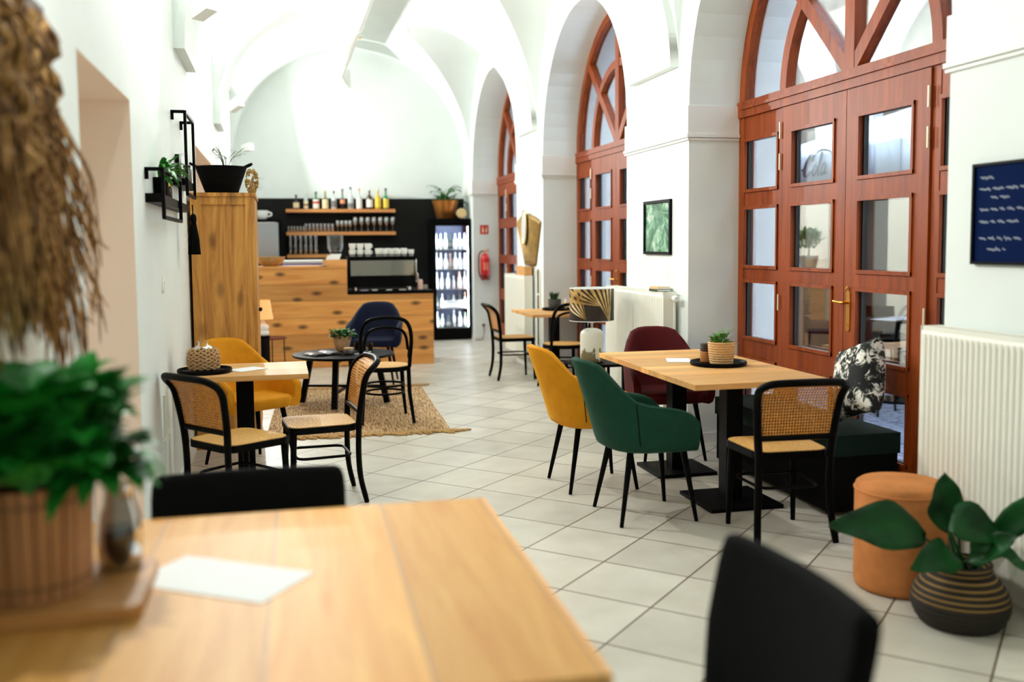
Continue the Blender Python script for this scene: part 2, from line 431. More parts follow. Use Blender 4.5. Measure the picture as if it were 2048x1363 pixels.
# ---------------------------------------------------------------- the street outside
t = NT('blue_grey_cobbles')
vo = t.n('TexVoronoi', Scale=9.0, feature='DISTANCE_TO_EDGE'); t.l(t.coord(), vo.inputs['Vector'])
t.l(t.ramp(vo.outputs['Distance'], [(0,rgb(60,62,74)), (.08,rgb(128,134,152)), (1,rgb(150,156,172))]), t.b.inputs['Base Color']); t.b.inputs['Roughness'].default_value = .7
struct(MB().box(XO, 16, -8, 40, -.25, -.1).build('pavement', t.m))
STONE = plain('weathered_stone', rgb(134,124,106), .9, noise=.4, nscale=4)
CREAM = plain('cream_render', rgb(204,186,152), .85, noise=.06, nscale=2)
DARKIN = plain('dark_shop_interior', rgb(58,50,36), .8)
XF = 7.6
q = MB(); q.box(XF, XF+.4, -6, 11.03, -.1, 2.7).box(XF, XF+.4, 12.42, 40, -.1, 2.7).box(XF, XF+.4, 11.03, 12.42, 2.3, 2.7)
struct(q.build('wall_outside', CREAM))
q = MB(); q.box(XF-.05, XF+.4, -6, 40, 2.7, 6.2); struct(q.build('wall_outside_upper', STONE))
q = MB()
for yc in (4.6, 9.4, 14.2, 19.0):
    N = 24
    for k in range(N):
        t0, t1 = PI*k/N, PI*(k+1)/N; Q = lambda r, t_, x: (x, yc+r*cos(t_), 2.75+r*sin(t_)*1.05)
        q.hexa([Q(1.75,t0,XF-.2),Q(2.25,t0,XF-.2),Q(2.25,t1,XF-.2),Q(1.75,t1,XF-.2),Q(1.75,t0,XF-.04),Q(2.25,t0,XF-.04),Q(2.25,t1,XF-.04),Q(1.75,t1,XF-.04)])
struct(q.build('trim_outside', WHITE2))
struct(MB().box(XF+.36, XF+.4, 10.95, 12.5, -.1, 2.4).build('door_outside', DARKIN))
# ================================================================ SEATING AND TABLES
def legbar(mb, top, bot, r0, r1, n=10): return mb.tube([top, bot], [r0, r1], n)

# ---- bentwood chair with caned seat and caned back; it faces +x
def cane_chair(name, label, loc, rz, group='bentwood cane chairs'):
    t = thing(name, label, 'chair', loc, rz, group)
    seat = [(-.195+a, b) for a, b in rrect(0, .40, -.205, .205, .07, 6)]
    seat = [(a, b*(1+.06*(a/.2))) for a, b in seat]
    q = MB(); m = len(seat); inn = [(a*.84+.0, b*.84) for a, b in seat]
    for k in range(m):
        a, b, c, d = seat[k], seat[(k+1) % m], inn[(k+1) % m], inn[k]
        q.hexa([(a[0],a[1],.425),(b[0],b[1],.425),(c[0],c[1],.432),(d[0],d[1],.432),(a[0],a[1],.462),(b[0],b[1],.462),(c[0],c[1],.462),(d[0],d[1],.462)])
    bmesh.ops.remove_doubles(q.bm, verts=q.bm.verts[:], dist=1e-5)
    q.build('seat_frame', BLACKW, t, ang=50)
    q = MB(); c = [(a*.97, b*.97) for a, b in seat]
    q.prism(c, lambda a, b: (a, b, .4625), lambda a, b: (a, b, .4665)); q.build('seat', CANES, t)
    for s in (-1, 1):
        q = MB(); q.tube([(.175,s*.175,.43),(.18,s*.178,.3),(.192,s*.185,.001)], [.019,.0175,.0125], 10); q.build('leg', BLACKW, t)
        q = MB(); q.tube(spline([(-.196,s*.19,.455),(-.192,s*.188,.3),(-.20,s*.195,.15),(-.232,s*.208,.001)], 4), [.017]*8+[.016]*4+[.0135], 10, flat=1.15); q.build('leg', BLACKW, t)
    ring = [(a*.78-.005, b*.80) for a, b in seat]
    q = MB(); q.tube([(a, b, .275) for a, b in ring], .0085, 8, closed=True); q.build('stretcher', BLACKW, t)
    bx = lambda z: -.196 - .055*(max(0,z-.455)/.35)**1.5 - (.06*max(0, (z-.72)/.1)**2)
    L = [(bx(z), -.19-.035*((z-.455)/.35), z) for z in (.44,.50,.58,.66,.72,.76)]
    top = [(bx(.79), -.222, .79), (bx(.812), -.195, .812), (bx(.822), -.15, .822), (bx(.826)-.01, 0, .826)]
    half = L + top; full = half + [(x, -y, z) for x, y, z in half[::-1][1:]]
    q = MB(); q.tube(spline(full, 3), .0185, 10, flat=1.1); q.build('back_frame', BLACKW, t, ang=60)
    q = MB(); q.tube([(bx(.535)+.002, y, .535) for y in (-.197,-.1,0,.1,.197)], .0155, 8); q.build('rail', BLACKW, t)
    rows = []
    for k in range(13):
        z = .535+(.818-.535)*k/12; w = .19+.035*((z-.455)/.35)
        if z > .78: w -= .05*((z-.78)/.04)**1.5
        rows.append([(bx(z)+.004, -w+2*w*j/10, z) for j in range(11)])
    q = MB(); q.grid(rows); o = q.build('backrest', CANEB, t); md = o.modifiers.new('Thick', 'SOLIDIFY'); md.thickness = .003
    return t

# ---- bentwood chair with round seat and hoop back; it faces +y
def hoop_chair(name, label, loc, rz, group='hoop-backed bentwood chairs'):
    t = thing(name, label, 'chair', loc, rz, group)
    q = MB(); q.lathe([(.165,.425),(.215,.425),(.222,.444),(.215,.462),(.165,.462)], n=32, sy=.98, cap=False)
    bmesh.ops.remove_doubles(q.bm, verts=q.bm.verts[:], dist=1e-5); q.build('seat_frame', BLACKW, t, ang=60)
    q = MB(); q.lathe([(.21,.4625),(.21,.4665)], n=32, sy=.98); q.build('seat', CANES, t)
    for s in (-1, 1):
        q = MB(); q.tube([(s*.165,.13,.43),(s*.175,.15,.25),(s*.205,.215,.001)], [.019,.0175,.0125], 10); q.build('leg', BLACKW, t)
        q = MB(); q.tube([(s*.19,-.14,.46),(s*.192,-.17,.25),(s*.215,-.265,.001)], [.0175,.017,.0135], 10); q.build('leg', BLACKW, t)
    for z in (.30, .235):
        q = MB(); q.lathe([(.158,z-.008),(.172,z-.008),(.174,z),(.172,z+.008),(.158,z+.008)], n=28, c=(0,-.01,0), cap=False); q.build('stretcher', BLACKW, t)
    by = lambda z: -.14-.10*((z-.46)/.42)
    def hoop(w0, w1, zt, zb=.46):
        half = [(-w0, by(zb), zb), (-w0-.004, by(zb+.08), zb+.08), (-w1-.006, by(zt-.19), zt-.19), (-w1*.93, by(zt-.08), zt-.08), (-w1*.66, by(zt-.02), zt-.02), (0, by(zt)+.0, zt)]
        return spline(half + [(-x, y, z) for x, y, z in half[::-1][1:]], 4)
    q = MB(); q.tube(hoop(.198,.205,.885), .0165, 10); q.build('back_hoop', BLACKW, t, ang=60)
    q = MB(); q.tube([(x, y+.012, z) for x, y, z in hoop(.192,.178,.80,.54)], .0125, 10); q.build('inner_hoop', BLACKW, t, ang=60)
    return t

# ---- upholstered tub armchair on four splayed black legs; it faces +x
def tub_chair(name, label, loc, rz, color, group='velvet tub armchairs', channels=0, hb=.885, harm=.655):
    t = thing(name, label, 'armchair', loc, rz, group)
    C2 = []                                 # outline of the shell seen from above, one arm tip to the other
    n = 15; ex = 2.0/2.5
    for i in range(5): C2.append((.20-.20*i/5, -.285))
    for i in range(n+1):
        a = -PI/2 - PI*i/n; ca, sa = cos(a), sin(a)
        C2.append((.0+.265*math.copysign(abs(ca)**ex, ca), .285*math.copysign(abs(sa)**ex, sa)))
    for i in range(4, -1, -1): C2.append((.20-.20*i/5, .285))
    m = len(C2); s = [0]
    for a, b in zip(C2, C2[1:]): s.append(s[-1]+math.hypot(b[0]-a[0], b[1]-a[1]))
    tt = [2*v/s[-1]-1 for v in s]
    def top(u):
        u = abs(u)
        if u < .22: return hb-.010*(u/.22)**2
        if u < .56: k = (u-.22)/.34; k = k**.85; k = k*k*(3-2*k); return hb-.010+(harm-hb+.010)*k
        k = (u-.56)/.44; return harm-.045*k-.055*k**6
    rows = []; rim = []; seam = {-1: [], 1: []}
    for i in range(m):
        x, y = C2[i]; j0, j1 = max(0, i-1), min(m-1, i+1)
        tx, ty = C2[j1][0]-C2[j0][0], C2[j1][1]-C2[j0][1]; L = math.hypot(tx, ty); nx, ny = ty/L, -tx/L
        if nx*x+ny*y < 0 and abs(tt[i]) < .9: nx, ny = -nx, -ny
        if abs(tt[i]) >= .9: nx, ny = 0, (-1 if y < 0 else 1)
        zt = top(tt[i]); bk = max(0, 1-abs(tt[i])/.60)**.7      # how much this column leans back
        th = .052
        def P(off, z, grow=True):
            k = (z-.45)/.45
            lean = -.15*k*bk if k > 0 else 0
            fl = .028*k*(1-bk*.5) if k > 0 else .10*k
            if off > .03 and channels and abs(tt[i]) < .62: off = off - .007*abs(sin(channels*tt[i]*PI))
            return (x+lean+nx*(fl-off), y+ny*(fl-off), z)
        col = [P(.10,.405), P(.03,.392), P(.006,.405), P(0,.44)]
        col += [P(0, .44+(zt-.02-.44)*k/6) for k in range(1, 7)]
        col += [P(.006, zt-.006), P(.02, zt), P(.036, zt-.002), P(th-.004, zt-.012), P(th, zt-.03)]
        col += [P(th, zt-.03+(.455-zt+.03)*k/5) for k in range(1, 6)] + [P(.10,.44)]
        rows.append(col); rim.append(Vector(P(.004, zt-.013)))
    q = MB(); R = q.grid(rows); q.face(R[0]); q.face(R[-1][::-1])
    q.build('shell', color, t, ang=75)
    q = MB(); q.tube([rim[i]+Vector((0,0,.001)) for i in range(m)], .0042, 6); q.build('piping', color, t, ang=70)
    for i0 in (7, m-8):                     # stitched seams down the outside of the back
        q = MB(); q.tube([Vector(rows[i0][k])+Vector((-.0005,0,0)) for k in range(3, 11)], .003, 6); q.build('seam', BLACKF, t)
    q = MB(); c = [(a, b) for a, b in rrect(-.20, .235, -.226, .226, .09, 5)]
    z = [.40,.412,.445,.468,.478,.48]; sc = [.93,.985,1,.985,.93,.6]
    R = [[(.03+(a-.03)*k, b*k, zz) for a, b in c] for zz, k in zip(z, sc)]
    V = q.grid(R, closed=True); q.face(V[0][::-1]); q.face(V[-1]); q.build('seat', color, t, ang=70)
    for sx in (-1, 1):
        for sy in (-1, 1):
            q = MB(); q.tube([(sx*.15+.01, sy*.155, .402), (sx*.215, sy*.215, .001)], [.0185,.0105], 12); q.build('leg', BLACK, t)
    return t

# ---- plain black padded chair; it faces +x
def padded_chair(name, label, loc, rz, group='black padded chairs'):
    t = thing(name, label, 'chair', loc, rz, group)
    q = MB(); q.prism(rrect(-.21,.22,-.235,.235,.06), lambda a, b: (a, b, .42), lambda a, b: (a, b, .485)); q.build('seat', BLACKF, t, bevel=.02, seg=3)
    q = MB(); rows = []
    for k in range(13):
        z = .44+.40*k/12; x = -.235-.07*(k/12)**1.3; w = .235+.04*min(1, k/6); 
        if k > 10: w -= .012*((k-10)/2)**2
        rows.append([(x+.05*(2*j/10-1)**2*.6-.0, -w+2*w*j/10, z) for j in range(11)])
    q.grid(rows); o = q.build('backrest', BLACKF, t, ang=80)
    md = o.modifiers.new('Thick', 'SOLIDIFY'); md.thickness = .05; md.offset = 0
    md = o.modifiers.new('Soft', 'BEVEL'); md.width = .018; md.segments = 3; md.limit_method = 'ANGLE'
    for sx in (-1, 1):
        for sy in (-1, 1):
            q = MB(); q.tube([(sx*.16, sy*.17, .425), (sx*.215, sy*.215, .001)], [.016,.010], 10); q.build('leg', BLACK, t)
    return t

def pedestal_table(name, label, cx, cy, w, d, mat, zt=.75, th=.03, rz=0, base=.44, group='pedestal tables'):
    t = thing(name, label, 'table', (cx,cy,0), rz, group)
    MB().box(-w/2,w/2,-d/2,d/2,zt-th,zt).build('tabletop', mat, t, bevel=.004)
    MB().box(-.05,.05,-.05,.05,.022,zt-th-.006).build('column', BLACK, t, bevel=.004)
    MB().box(-base/2,base/2,-base/2,base/2,.001,.022).build('base_plate', BLACK, t, bevel=.003)
    MB().box(-.16,.16,-.16,.16,zt-th-.006,zt-th-.0005).build('mounting_plate', BLACK, t)
    return t

YEL = plain('mustard_velvet', rgb(214,140,16), .75, spec=.2, sheen=.3, noise=.12, nscale=14)
GRN = plain('bottle_green_velvet', rgb(16,60,44), .75, spec=.2, sheen=.3, noise=.15, nscale=14)
RED = plain('burgundy_velvet', rgb(76,4,8), .75, spec=.2, sheen=.12, noise=.15, nscale=14)
NAVY = plain('navy_velvet', rgb(5,15,42), .75, spec=.2, sheen=.12, noise=.15, nscale=14)
GRN_SHADED = plain('shaded_green_velvet', rgb(8,30,24), .8, spec=.2, sheen=.15)  # darker green for the bench seat, its shade put into the colour
RUST = plain('rust_velvet', rgb(206,130,74), .8, spec=.2, sheen=.25, noise=.2, nscale=10)

# right-hand group
pedestal_table('bistro_table', 'square oak pedestal table in front of the green armchair, its corner towards the cane chair', 2.508, 5.093, .805, .795, OAK)
pedestal_table('bistro_table', 'square oak pedestal table pushed end on against another, between the mustard and the burgundy armchair', 2.512, 5.893, .805, .795, OAK, base=.40)
tub_chair('tub_armchair', 'bottle green velvet tub armchair with splayed black legs', (1.93,4.975,0), .02, GRN)
tub_chair('tub_armchair', 'mustard yellow velvet tub armchair next to the green one', (1.865,5.70,0), .03, YEL)
tub_chair('tub_armchair', 'burgundy velvet tub armchair at the end of the oak tables near the white pier', (2.62,6.325,0), -PI/2-.10, RED)
cane_chair('cane_chair', 'black bentwood chair with caned back turned to us, in front of the green bench', (2.465,4.475,0), PI/2-.06)
t = thing('bench', 'dark green velvet bench standing against the glazed door', 'bench', (3.075,5.335,0))
MB().box(-.215,.215,-.715,.715,.335,.45).build('seat', GRN_SHADED, t, bevel=.03, seg=3)
MB().box(-.205,.205,-.705,.705,.03,.335).build('base', BLACKF, t, bevel=.015, seg=2)  # base coloured black to carry the shade down there
for sx in (-1,1):
    for sy in (-1,1): MB().lathe([(.018,.001),(.022,.03)], (sx*.16,sy*.62,0), 10).build('foot', BLACK, t)

# left-hand group
pedestal_table('wall_table', 'oak pedestal table with its short side against the white wall', -.222, 6.095, .745, .635, OAK)
cane_chair('cane_chair', 'black bentwood cane chair close to the wall, its back to us, facing the wall table', (-.245,5.43,0), .66)
cane_chair('cane_chair', 'black bentwood cane chair seen from the side, on the open side of the wall table', (.21,5.81,0), PI+.11)
tub_chair('tub_armchair', 'mustard velvet armchair with channelled back in front of the honey wardrobe', (-.225,6.86,0), -.97, YEL, channels=7, hb=.85)
tub_chair('tub_armchair', 'navy blue velvet armchair in front of the wooden bar', (.975,10.42,.026), -PI/2-.22, NAVY, hb=.85)
hoop_chair('hoop_chair', 'black hoop-backed bentwood chair standing on the jute rug', (.845,8.25,.015), 0)
t = thing('coffee_table', 'low round black coffee table on the jute rug', 'table', (.565,9.19,.010), -.29)
MB().lathe([(.445,.452),(.468,.458),(.472,.468),(.468,.478),(.44,.48)], n=48).build('tabletop', BLACKW, t, ang=60)
for k in range(4):
    a = PI/2*k; c, s_ = cos(a), sin(a)
    q = MB(); q.bar((c*.31, s_*.31, .452), (c*.405, s_*.405, .012), .052, .05, (-s_,c,0)); q.build('leg', BLACKW, t, bevel=.004)
for k in range(2):
    a = PI/2*k; c, s_ = cos(a), sin(a)
    MB().bar((c*.36,s_*.36,.17-.02*k),(-c*.36,-s_*.36,.17-.02*k),.035,.02).build('stretcher', BLACKW, t, bevel=.002)
    MB().bar((c*.33,s_*.33,.435),(-c*.33,-s_*.33,.435),.04,.034).build('apron', BLACKW, t, bevel=.002)

# far group by the window
pedestal_table('bistro_table', 'far oak table by the window with a grey potted succulent', 2.935, 10.30, .74, .92, OAK, base=.36)
cane_chair('cane_chair', 'black bentwood cane chair seen from the side at the far window table', (2.525,10.515,0), .02)
hoop_chair('hoop_chair', 'black hoop-backed bentwood chair at the far table, half hidden by the palm lampshade', (2.845,9.62,0), .12)

# foreground
t = thing('dining_table', 'large blurred oak table with a white card, closest to the camera', 'table', (-.035,2.19,0), -.02, 'pedestal tables')
MB().box(-.575,.595,-.62,.60,.718,.75).build('tabletop', OAKY, t, bevel=.005)
for y in (-.36, .0):
    MB().box(-.05,.05,y-.05,y+.05,.022,.712).build('column', BLACK, t, bevel=.004)
    MB().box(-.2,.2,y-.17,y+.17,.001,.022).build('base_plate', BLACK, t, bevel=.003)
    MB().box(-.16,.16,y-.16,y+.16,.712,.7175).build('mounting_plate', BLACK, t)
padded_chair('padded_chair', 'black padded chair behind the big blurred oak table', (-.10,2.62+.03,0), -PI/2)
padded_chair('padded_chair', 'black padded chair in the very front at the free end of the blurred table', (.72,1.73,0), PI+.02)
# ================================================================ PLANTS, TABLEWARE AND SMALL THINGS
def leaf(mb, base, d, L, W, droop=.3, n=5, fold=.12, tip=1.0):
    """one leaf blade growing from base along d, bending down"""
    b = Vector(base); d = Vector(d).normalized(); side = d.cross(Vector((0,0,1)))
    if side.length < .05: side = Vector((1,0,0))
    side.normalize(); rows = []; p = b.copy()
    for i in range(n+1):
        f = i/n; w = W*.5*max(.02, sin(PI*min(1, (f*.93+.05))**.8))*tip
        up = side.cross(d).normalized()
        rows.append([p-side*w+up*w*fold*2, p.copy(), p+side*w+up*w*fold*2])
        p = p + d*(L/n); d = (d + Vector((0,0,-droop/n*(1+f)))).normalized()
    mb.grid(rows)
def bush(mb, c, n, R, L, W, up=.6, droop=.6, seed=1, sq=1.0):
    rd = random.Random(seed)
    for i in range(n):
        a = rd.uniform(0, 2*PI); e = rd.uniform(.1, 1)**.7
        rr = R*rd.uniform(0, 1)**.6
        base = (c[0]+rr*cos(a)*sq, c[1]+rr*sin(a)*sq, c[2]+rd.uniform(-.2, 1)*R*up)
        d = (cos(a+rd.uniform(-.7,.7))*(1-e*.5), sin(a+rd.uniform(-.7,.7))*(1-e*.5), up*e+rd.uniform(-.1,.4))
        leaf(mb, base, d, L*rd.uniform(.7,1.2), W*rd.uniform(.7,1.15), droop*rd.uniform(.5,1.3), 4)
def stems(mb, c, n, R, H, r=.003, seed=1):
    rd = random.Random(seed); tips = []
    for i in range(n):
        a = rd.uniform(0, 2*PI); k = rd.uniform(.3, 1)
        tip = Vector((c[0]+R*k*cos(a), c[1]+R*k*sin(a), c[2]+H*rd.uniform(.6,1)))
        mid = Vector((c[0]+R*k*.35*cos(a), c[1]+R*k*.35*sin(a), c[2]+H*.55))
        mb.tube(spline([c, mid, tip], 4), r, 5); tips.append((tip, (tip-mid).normalized()))
    return tips

def basket_rows(r0, r1, h, n, bulge=0, bump=.004):
    out = []
    for i in range(n*4+1):
        f = i/(n*4); out.append((r0+(r1-r0)*f+bulge*sin(PI*f)+bump*abs(sin(PI*f*n)), h*f))
    return out

# ---- on the two oak tables
def tray(label, x, y, z, r):
    o = MB().lathe([(r*.9,0),(r*.985,.004),(r,.016),(r*.985,.024),(r*.96,.024),(r*.93,.010),(.001,.008)], n=40).build('tray', BLACKW, ang=50)
    o.location = (x, y, z); return tag(o, label, 'tray', 'round black serving trays')
tray('round black tray under the straw planter on the oak table', 2.592, 5.44, .7512, .172)
t = thing('potted_plant', 'small green plant in a woven straw planter on the black tray', 'plant', (2.60,5.415,.7605))
MB().lathe(basket_rows(.066,.080,.135,9,.003,.0035)+[(.072,.135),(.070,.10)], n=36).build('planter', STRAW, t, ang=50)
MB().lathe([(.001,.112),(.070,.112)], n=20, cap=False).build('soil', SOIL, t)
q = MB(); bush(q, (-.01,0,.125), 70, .055, .045, .022, .7, .8, 5)
for tip, d in stems(q, (.02,-.01,.11), 5, .055, .12, .002, 3):
    for k in range(6): leaf(q, tip-d*.018*k, (cos(k*2.4), sin(k*2.4), .4), .03, .014, .5, 3)
for tip, d in stems(q, (.05,-.03,.12), 2, .05, .02, .002, 9):
    for k in range(7): leaf(q, tip-d*.01*k, (cos(k*2.4), sin(k*2.4), .1), .03, .014, .9, 3)
q.build('foliage', LEAFL, t)
t = thing('storage_jar', 'small amber jar with a ribbed black lid beside the straw planter', 'jar', (2.545,5.52,.7605))
MB().lathe([(.030,0),(.034,.004),(.034,.062),(.030,.07)], n=24).build('body', plain('amber_glass', rgb(170,112,52), .3), t)
MB().lathe(basket_rows(.034,.034,.045,4,0,.003), (0,0,.07), 24).build('lid', plain('dark_brown_lid', rgb(46,28,22), .5), t)
def card(label, x, y, z, w, d, rz, mat=None, h=.0015, name='menu_card'):
    o = MB().box(-w/2, w/2, -d/2, d/2, 0, h).build(name, mat or PAPER); o.location = (x,y,z); o.rotation_euler = (0,0,rz)
    return tag(o, label, 'paper', 'white cards on the tables')
card('white menu card lying beside the black tray on the oak tables', 2.45, 5.72, .7512, .15, .21, -.35)

# ---- on the wall table
tray('round black tray with a rope-covered vase on the wall table', -.447, 6.015, .7512, .158)
t = thing('vase', 'squat glass vase in a knotted rope net on the black tray', 'vase', (-.452,6.03,.7605))
vp = [(.062,0),(.072,.004),(.080,.03),(.082,.075),(.074,.115),(.050,.142),(.030,.155),(.029,.172),(.034,.178)]
MB().lathe(vp, n=32, cap=False).build('glass_body', CLEAR, t, ang=60)
q = MB(); rd = random.Random(2)
R_ = lambda z: next(a[0]+(b[0]-a[0])*(z-a[1])/(b[1]-a[1]) for a, b in zip(vp, vp[1:]) if a[1] <= z <= b[1])+.004
for s in (-1, 1):
    for k in range(13):
        ps = []
        for j in range(19):
            z = .012+.122*j/18; a = 2*PI*k/13+s*z*22; r = R_(z)+.004+.004*sin(j*1.7+k)
            ps.append((r*cos(a), r*sin(a), z))
        q.tube(ps, .0062, 6)
q.build('rope_net', plain('jute_rope', rgb(190,150,104), .85, noise=.25, nscale=120), t)
card('white card lying on the wall table beside the vase', -.205, 6.085, .7512, .15, .20, -.9)

# ---- on the coffee table
t = thing('potted_plant', 'bushy green plant in a tapered beige pot on the coffee table', 'plant', (.565,9.36,.4912))
MB().lathe([(.048,0),(.056,.006),(.078,.07),(.088,.145),(.080,.145),(.074,.11)], n=28).build('pot', TERRA, t, ang=60)
MB().lathe([(.001,.118),(.075,.118)], n=18, cap=False).build('soil', SOIL, t)
q = MB(); bush(q, (0,0,.13), 130, .10, .06, .035, .55, .9, 8); q.build('foliage', LEAF, t)
t = thing('magazine', 'open magazine lying near the edge of the round coffee table', 'magazine', (.37,9.09,.4912), .5)
for s in (-1, 1):
    rows = [[(s*(.001+.15*i/8), y, .004+.022*sin(PI*min(1,(i+.6)/8.6))*(1 if s > 0 else .7)) for y in (-.11,.11)] for i in range(9)]
    q = MB(); q.grid(rows); o = q.build('page', plain('magazine_page_%d' % s, rgb(150,152,156) if s > 0 else rgb(60,60,60), .25), t)
    md = o.modifiers.new('Thick','SOLIDIFY'); md.thickness = .004; md.offset = 1
def tumbler(name, label, x, y, z, r, h, group=None, cat='glass', mat=CLEAR):
    o = MB().lathe([(r*.8,0),(r*.86,.002),(r,h),(r*.93,h),(r*.8,.006),(.001,.006)], n=14).build(name, mat, ang=60); o.location = (x,y,z)
    return tag(o, label, cat, group)
for k in range(3): tumbler('tealight_glass', '%s little smoked tealight glass behind the plant on the coffee table' % ORD[k], .70+.062*k, 9.34-.03*k, .4912, .026, .085, 'tealight glasses on the coffee table', 'glass', GREYGL)
t = thing('sugar_pot', 'small dark pot with a cork lid near the front edge of the coffee table', 'pot', (.60,9.03,.4912))
MB().lathe([(.038,0),(.046,.01),(.046,.04),(.04,.048)], n=24).build('body', GREYGL, t); MB().lathe([(.043,.048),(.044,.06),(.04,.064)], n=24).build('lid', TERRA, t)
for k in range(2):
    o = MB().tube([(0,-.06,.004),(0,.03,.004),(0,.07,.007)], [.004,.004,.011], 8, flat=.4).build('spoon', CHROME); o.location = (.70+.045*k, 9.0+.03*k, .494); o.rotation_euler = (0,0,-.9-.2*k)
    tag(o, '%s of two spoons lying on the coffee table beside the sugar pot' % ['inner','outer'][k], 'spoon', 'spoons on the coffee table')

# ---- jute rug
t = NT('jute_rug')
wv = t.n('TexWave', Scale=24.0, Distortion=2.5, Detail=3.0); wv.bands_direction = 'X'; t.l(t.coord(), wv.inputs['Vector'])
nz = t.n('TexNoise', Scale=9.0, Detail=6.0); t.l(t.coord(sc=(9,.8,1)), nz.inputs['Vector'])
cA = t.ramp(nz.outputs['Fac'], [(.34,rgb(128,84,48)), (.48,rgb(206,160,108)), (.60,rgb(238,204,154))])
t.l(t.mix(.45, cA, t.mix(1.0, cA, wv.outputs['Color'], 'MULTIPLY')), t.b.inputs['Base Color']); t.b.inputs['Roughness'].default_value = .9
t.bump(wv.outputs['Fac'], .6, .006); JUTE = t.m
root = thing('rug', 'jute rug with braided fringe under the coffee table', 'rug', (.63,8.98,0), -.045)
MB().box(-.71,.74,-1.30,1.22,.0008,.0009+.007).build('woven_mat', JUTE, root, bevel=.003)
rd = random.Random(4); FR = plain('jute_fringe', rgb(200,158,100), .85, noise=.4, nscale=60)
for s, y0 in ((-1,-1.30),(1,1.22)):
    q = MB()
    for k in range(62):
        x = -.71+1.45*k/61; L = rd.uniform(.07,.13); a = rd.uniform(-.5,.9)
        ps = [(x, y0, .006), (x+a*L*.3, y0+s*L*.4, .012), (x+a*L*.8+.02, y0+s*L*.8, .009), (x+a*L+.04, y0+s*L, .006)]
        q.tube(spline(ps, 3), [.008]*9+[.005], 6)
    for k in range(3): q.tube(spline([(-.72+.38*j, y0+s*(.018+.018*k+.008*sin(j*3+k)), .011) for j in range(5)], 6), .008, 6)
    if s < 0:
        for k in range(3): q.tube(spline([(.70+.02*k, y0-.02-.03*k, .011), (.78, y0-.03-.02*k, .012), (.90-.05*k, y0-.02-.03*k, .008)], 4), .009, 6)
    q.build('fringe', FR, root)

# ---- palm lamp on its black side table
t = thing('side_table', 'small black side table carrying the palm lamp', 'table', (2.50,7.57,0))
MB().box(-.20,.20,-.20,.20,.50,.522).build('tabletop', BLACK, t, bevel=.004)
for sx in (-1,1):
    for sy in (-1,1): MB().box(sx*.185-.011,sx*.185+.011,sy*.185-.011,sy*.185+.011,.001,.50).build('leg', BLACK, t)
MB().box(-.19,.19,-.19,.19,.2,.215).build('shelf', BLACK, t)
m = NT('palm_shade'); tc = m.n('TexCoord'); sx = m.n('SeparateXYZ'); m.l(tc.outputs['Object'], sx.inputs[0])
ang = m.math('MULTIPLY', m.math('ARCTAN2', sx.outputs['X'], m.math('MULTIPLY', sx.outputs['Y'], -1)), .18)
def fan(u0, v0, k, lo, hi, ph=0):
    du, dv = m.math('SUBTRACT', ang, u0), m.math('SUBTRACT', sx.outputs['Z'], v0)
    th = m.math('ARCTAN2', du, dv)
    st = m.math('GREATER_THAN', m.math('SINE', m.math('MULTIPLY', th, k)), -.15)
    return m.math('MULTIPLY', st, m.math('MULTIPLY', m.math('GREATER_THAN', th, lo), m.math('LESS_THAN', th, hi)))
f1 = fan(.11, .32, 44, -.62, .12); f2 = fan(.02, .47, 30, -1.5, -.75); f3 = fan(-.10, .36, 26, -1.2, -.2)
mk = m.math('MAXIMUM', f1, m.math('MAXIMUM', f2, f3))
nz = m.n('TexNoise', Scale=9.0); m.l(tc.outputs['Object'], nz.inputs['Vector'])
gcol = m.ramp(nz.outputs['Fac'], [(.35,rgb(150,110,48)), (.55,rgb(214,176,104)), (.7,rgb(238,214,176))])
m.l(m.mix(mk, rgb(40,28,22), gcol), m.b.inputs['Base Color']); m.b.inputs['Roughness'].default_value = .45
t = thing('table_lamp', 'table lamp with black and gold palm leaf drum shade and mottled ceramic foot', 'lamp', (2.475,7.56,.5235))
cm = NT('mottled_ceramic'); nz = cm.n('TexNoise', Scale=30.0, Detail=4.0); cm.l(cm.coord(sc=(1,1,.35)), nz.inputs['Vector'])
sx2 = cm.n('SeparateXYZ'); tc2 = cm.n('TexCoord'); cm.l(tc2.outputs['Object'], sx2.inputs[0])
hgt = cm.math('SUBTRACT', .74, cm.math('MULTIPLY', sx2.outputs['Z'], 2.7))
cm.l(cm.ramp(cm.math('GREATER_THAN', hgt, nz.outputs['Fac']), [(0,rgb(228,224,208)), (1,rgb(132,118,82))]), cm.b.inputs['Base Color']); cm.b.inputs['Roughness'].default_value = .35
MB().lathe([(.085,0),(.094,.006),(.096,.03),(.096,.225),(.090,.25),(.070,.268),(.045,.278),(.012,.281)], n=36).build('foot', cm.m, t, ang=60)
MB().lathe([(.010,.28),(.010,.315),(.016,.318),(.016,.345),(.010,.35),(.010,.44)], n=14).build('stem', CHROME, t)
MB().lathe([(.182,.345),(.182,.608)], n=64, cap=False).build('lamp_shade', m.m, t)
o = MB().lathe([(.178,.346),(.178,.607)], n=64, cap=False).build('shade_lining', PAPER, t)
q = MB()
for z in (.345,.608): q.tube([(.181*cos(2*PI*k/48), .181*sin(2*PI*k/48), z) for k in range(48)], .003, 6, closed=True)
for k in range(3): a = 2*PI*k/3; q.tube([(0,0,.44),(.18*cos(a),.18*sin(a),.6)], .0025, 5)
q.build('shade_ring', PAPER, t)

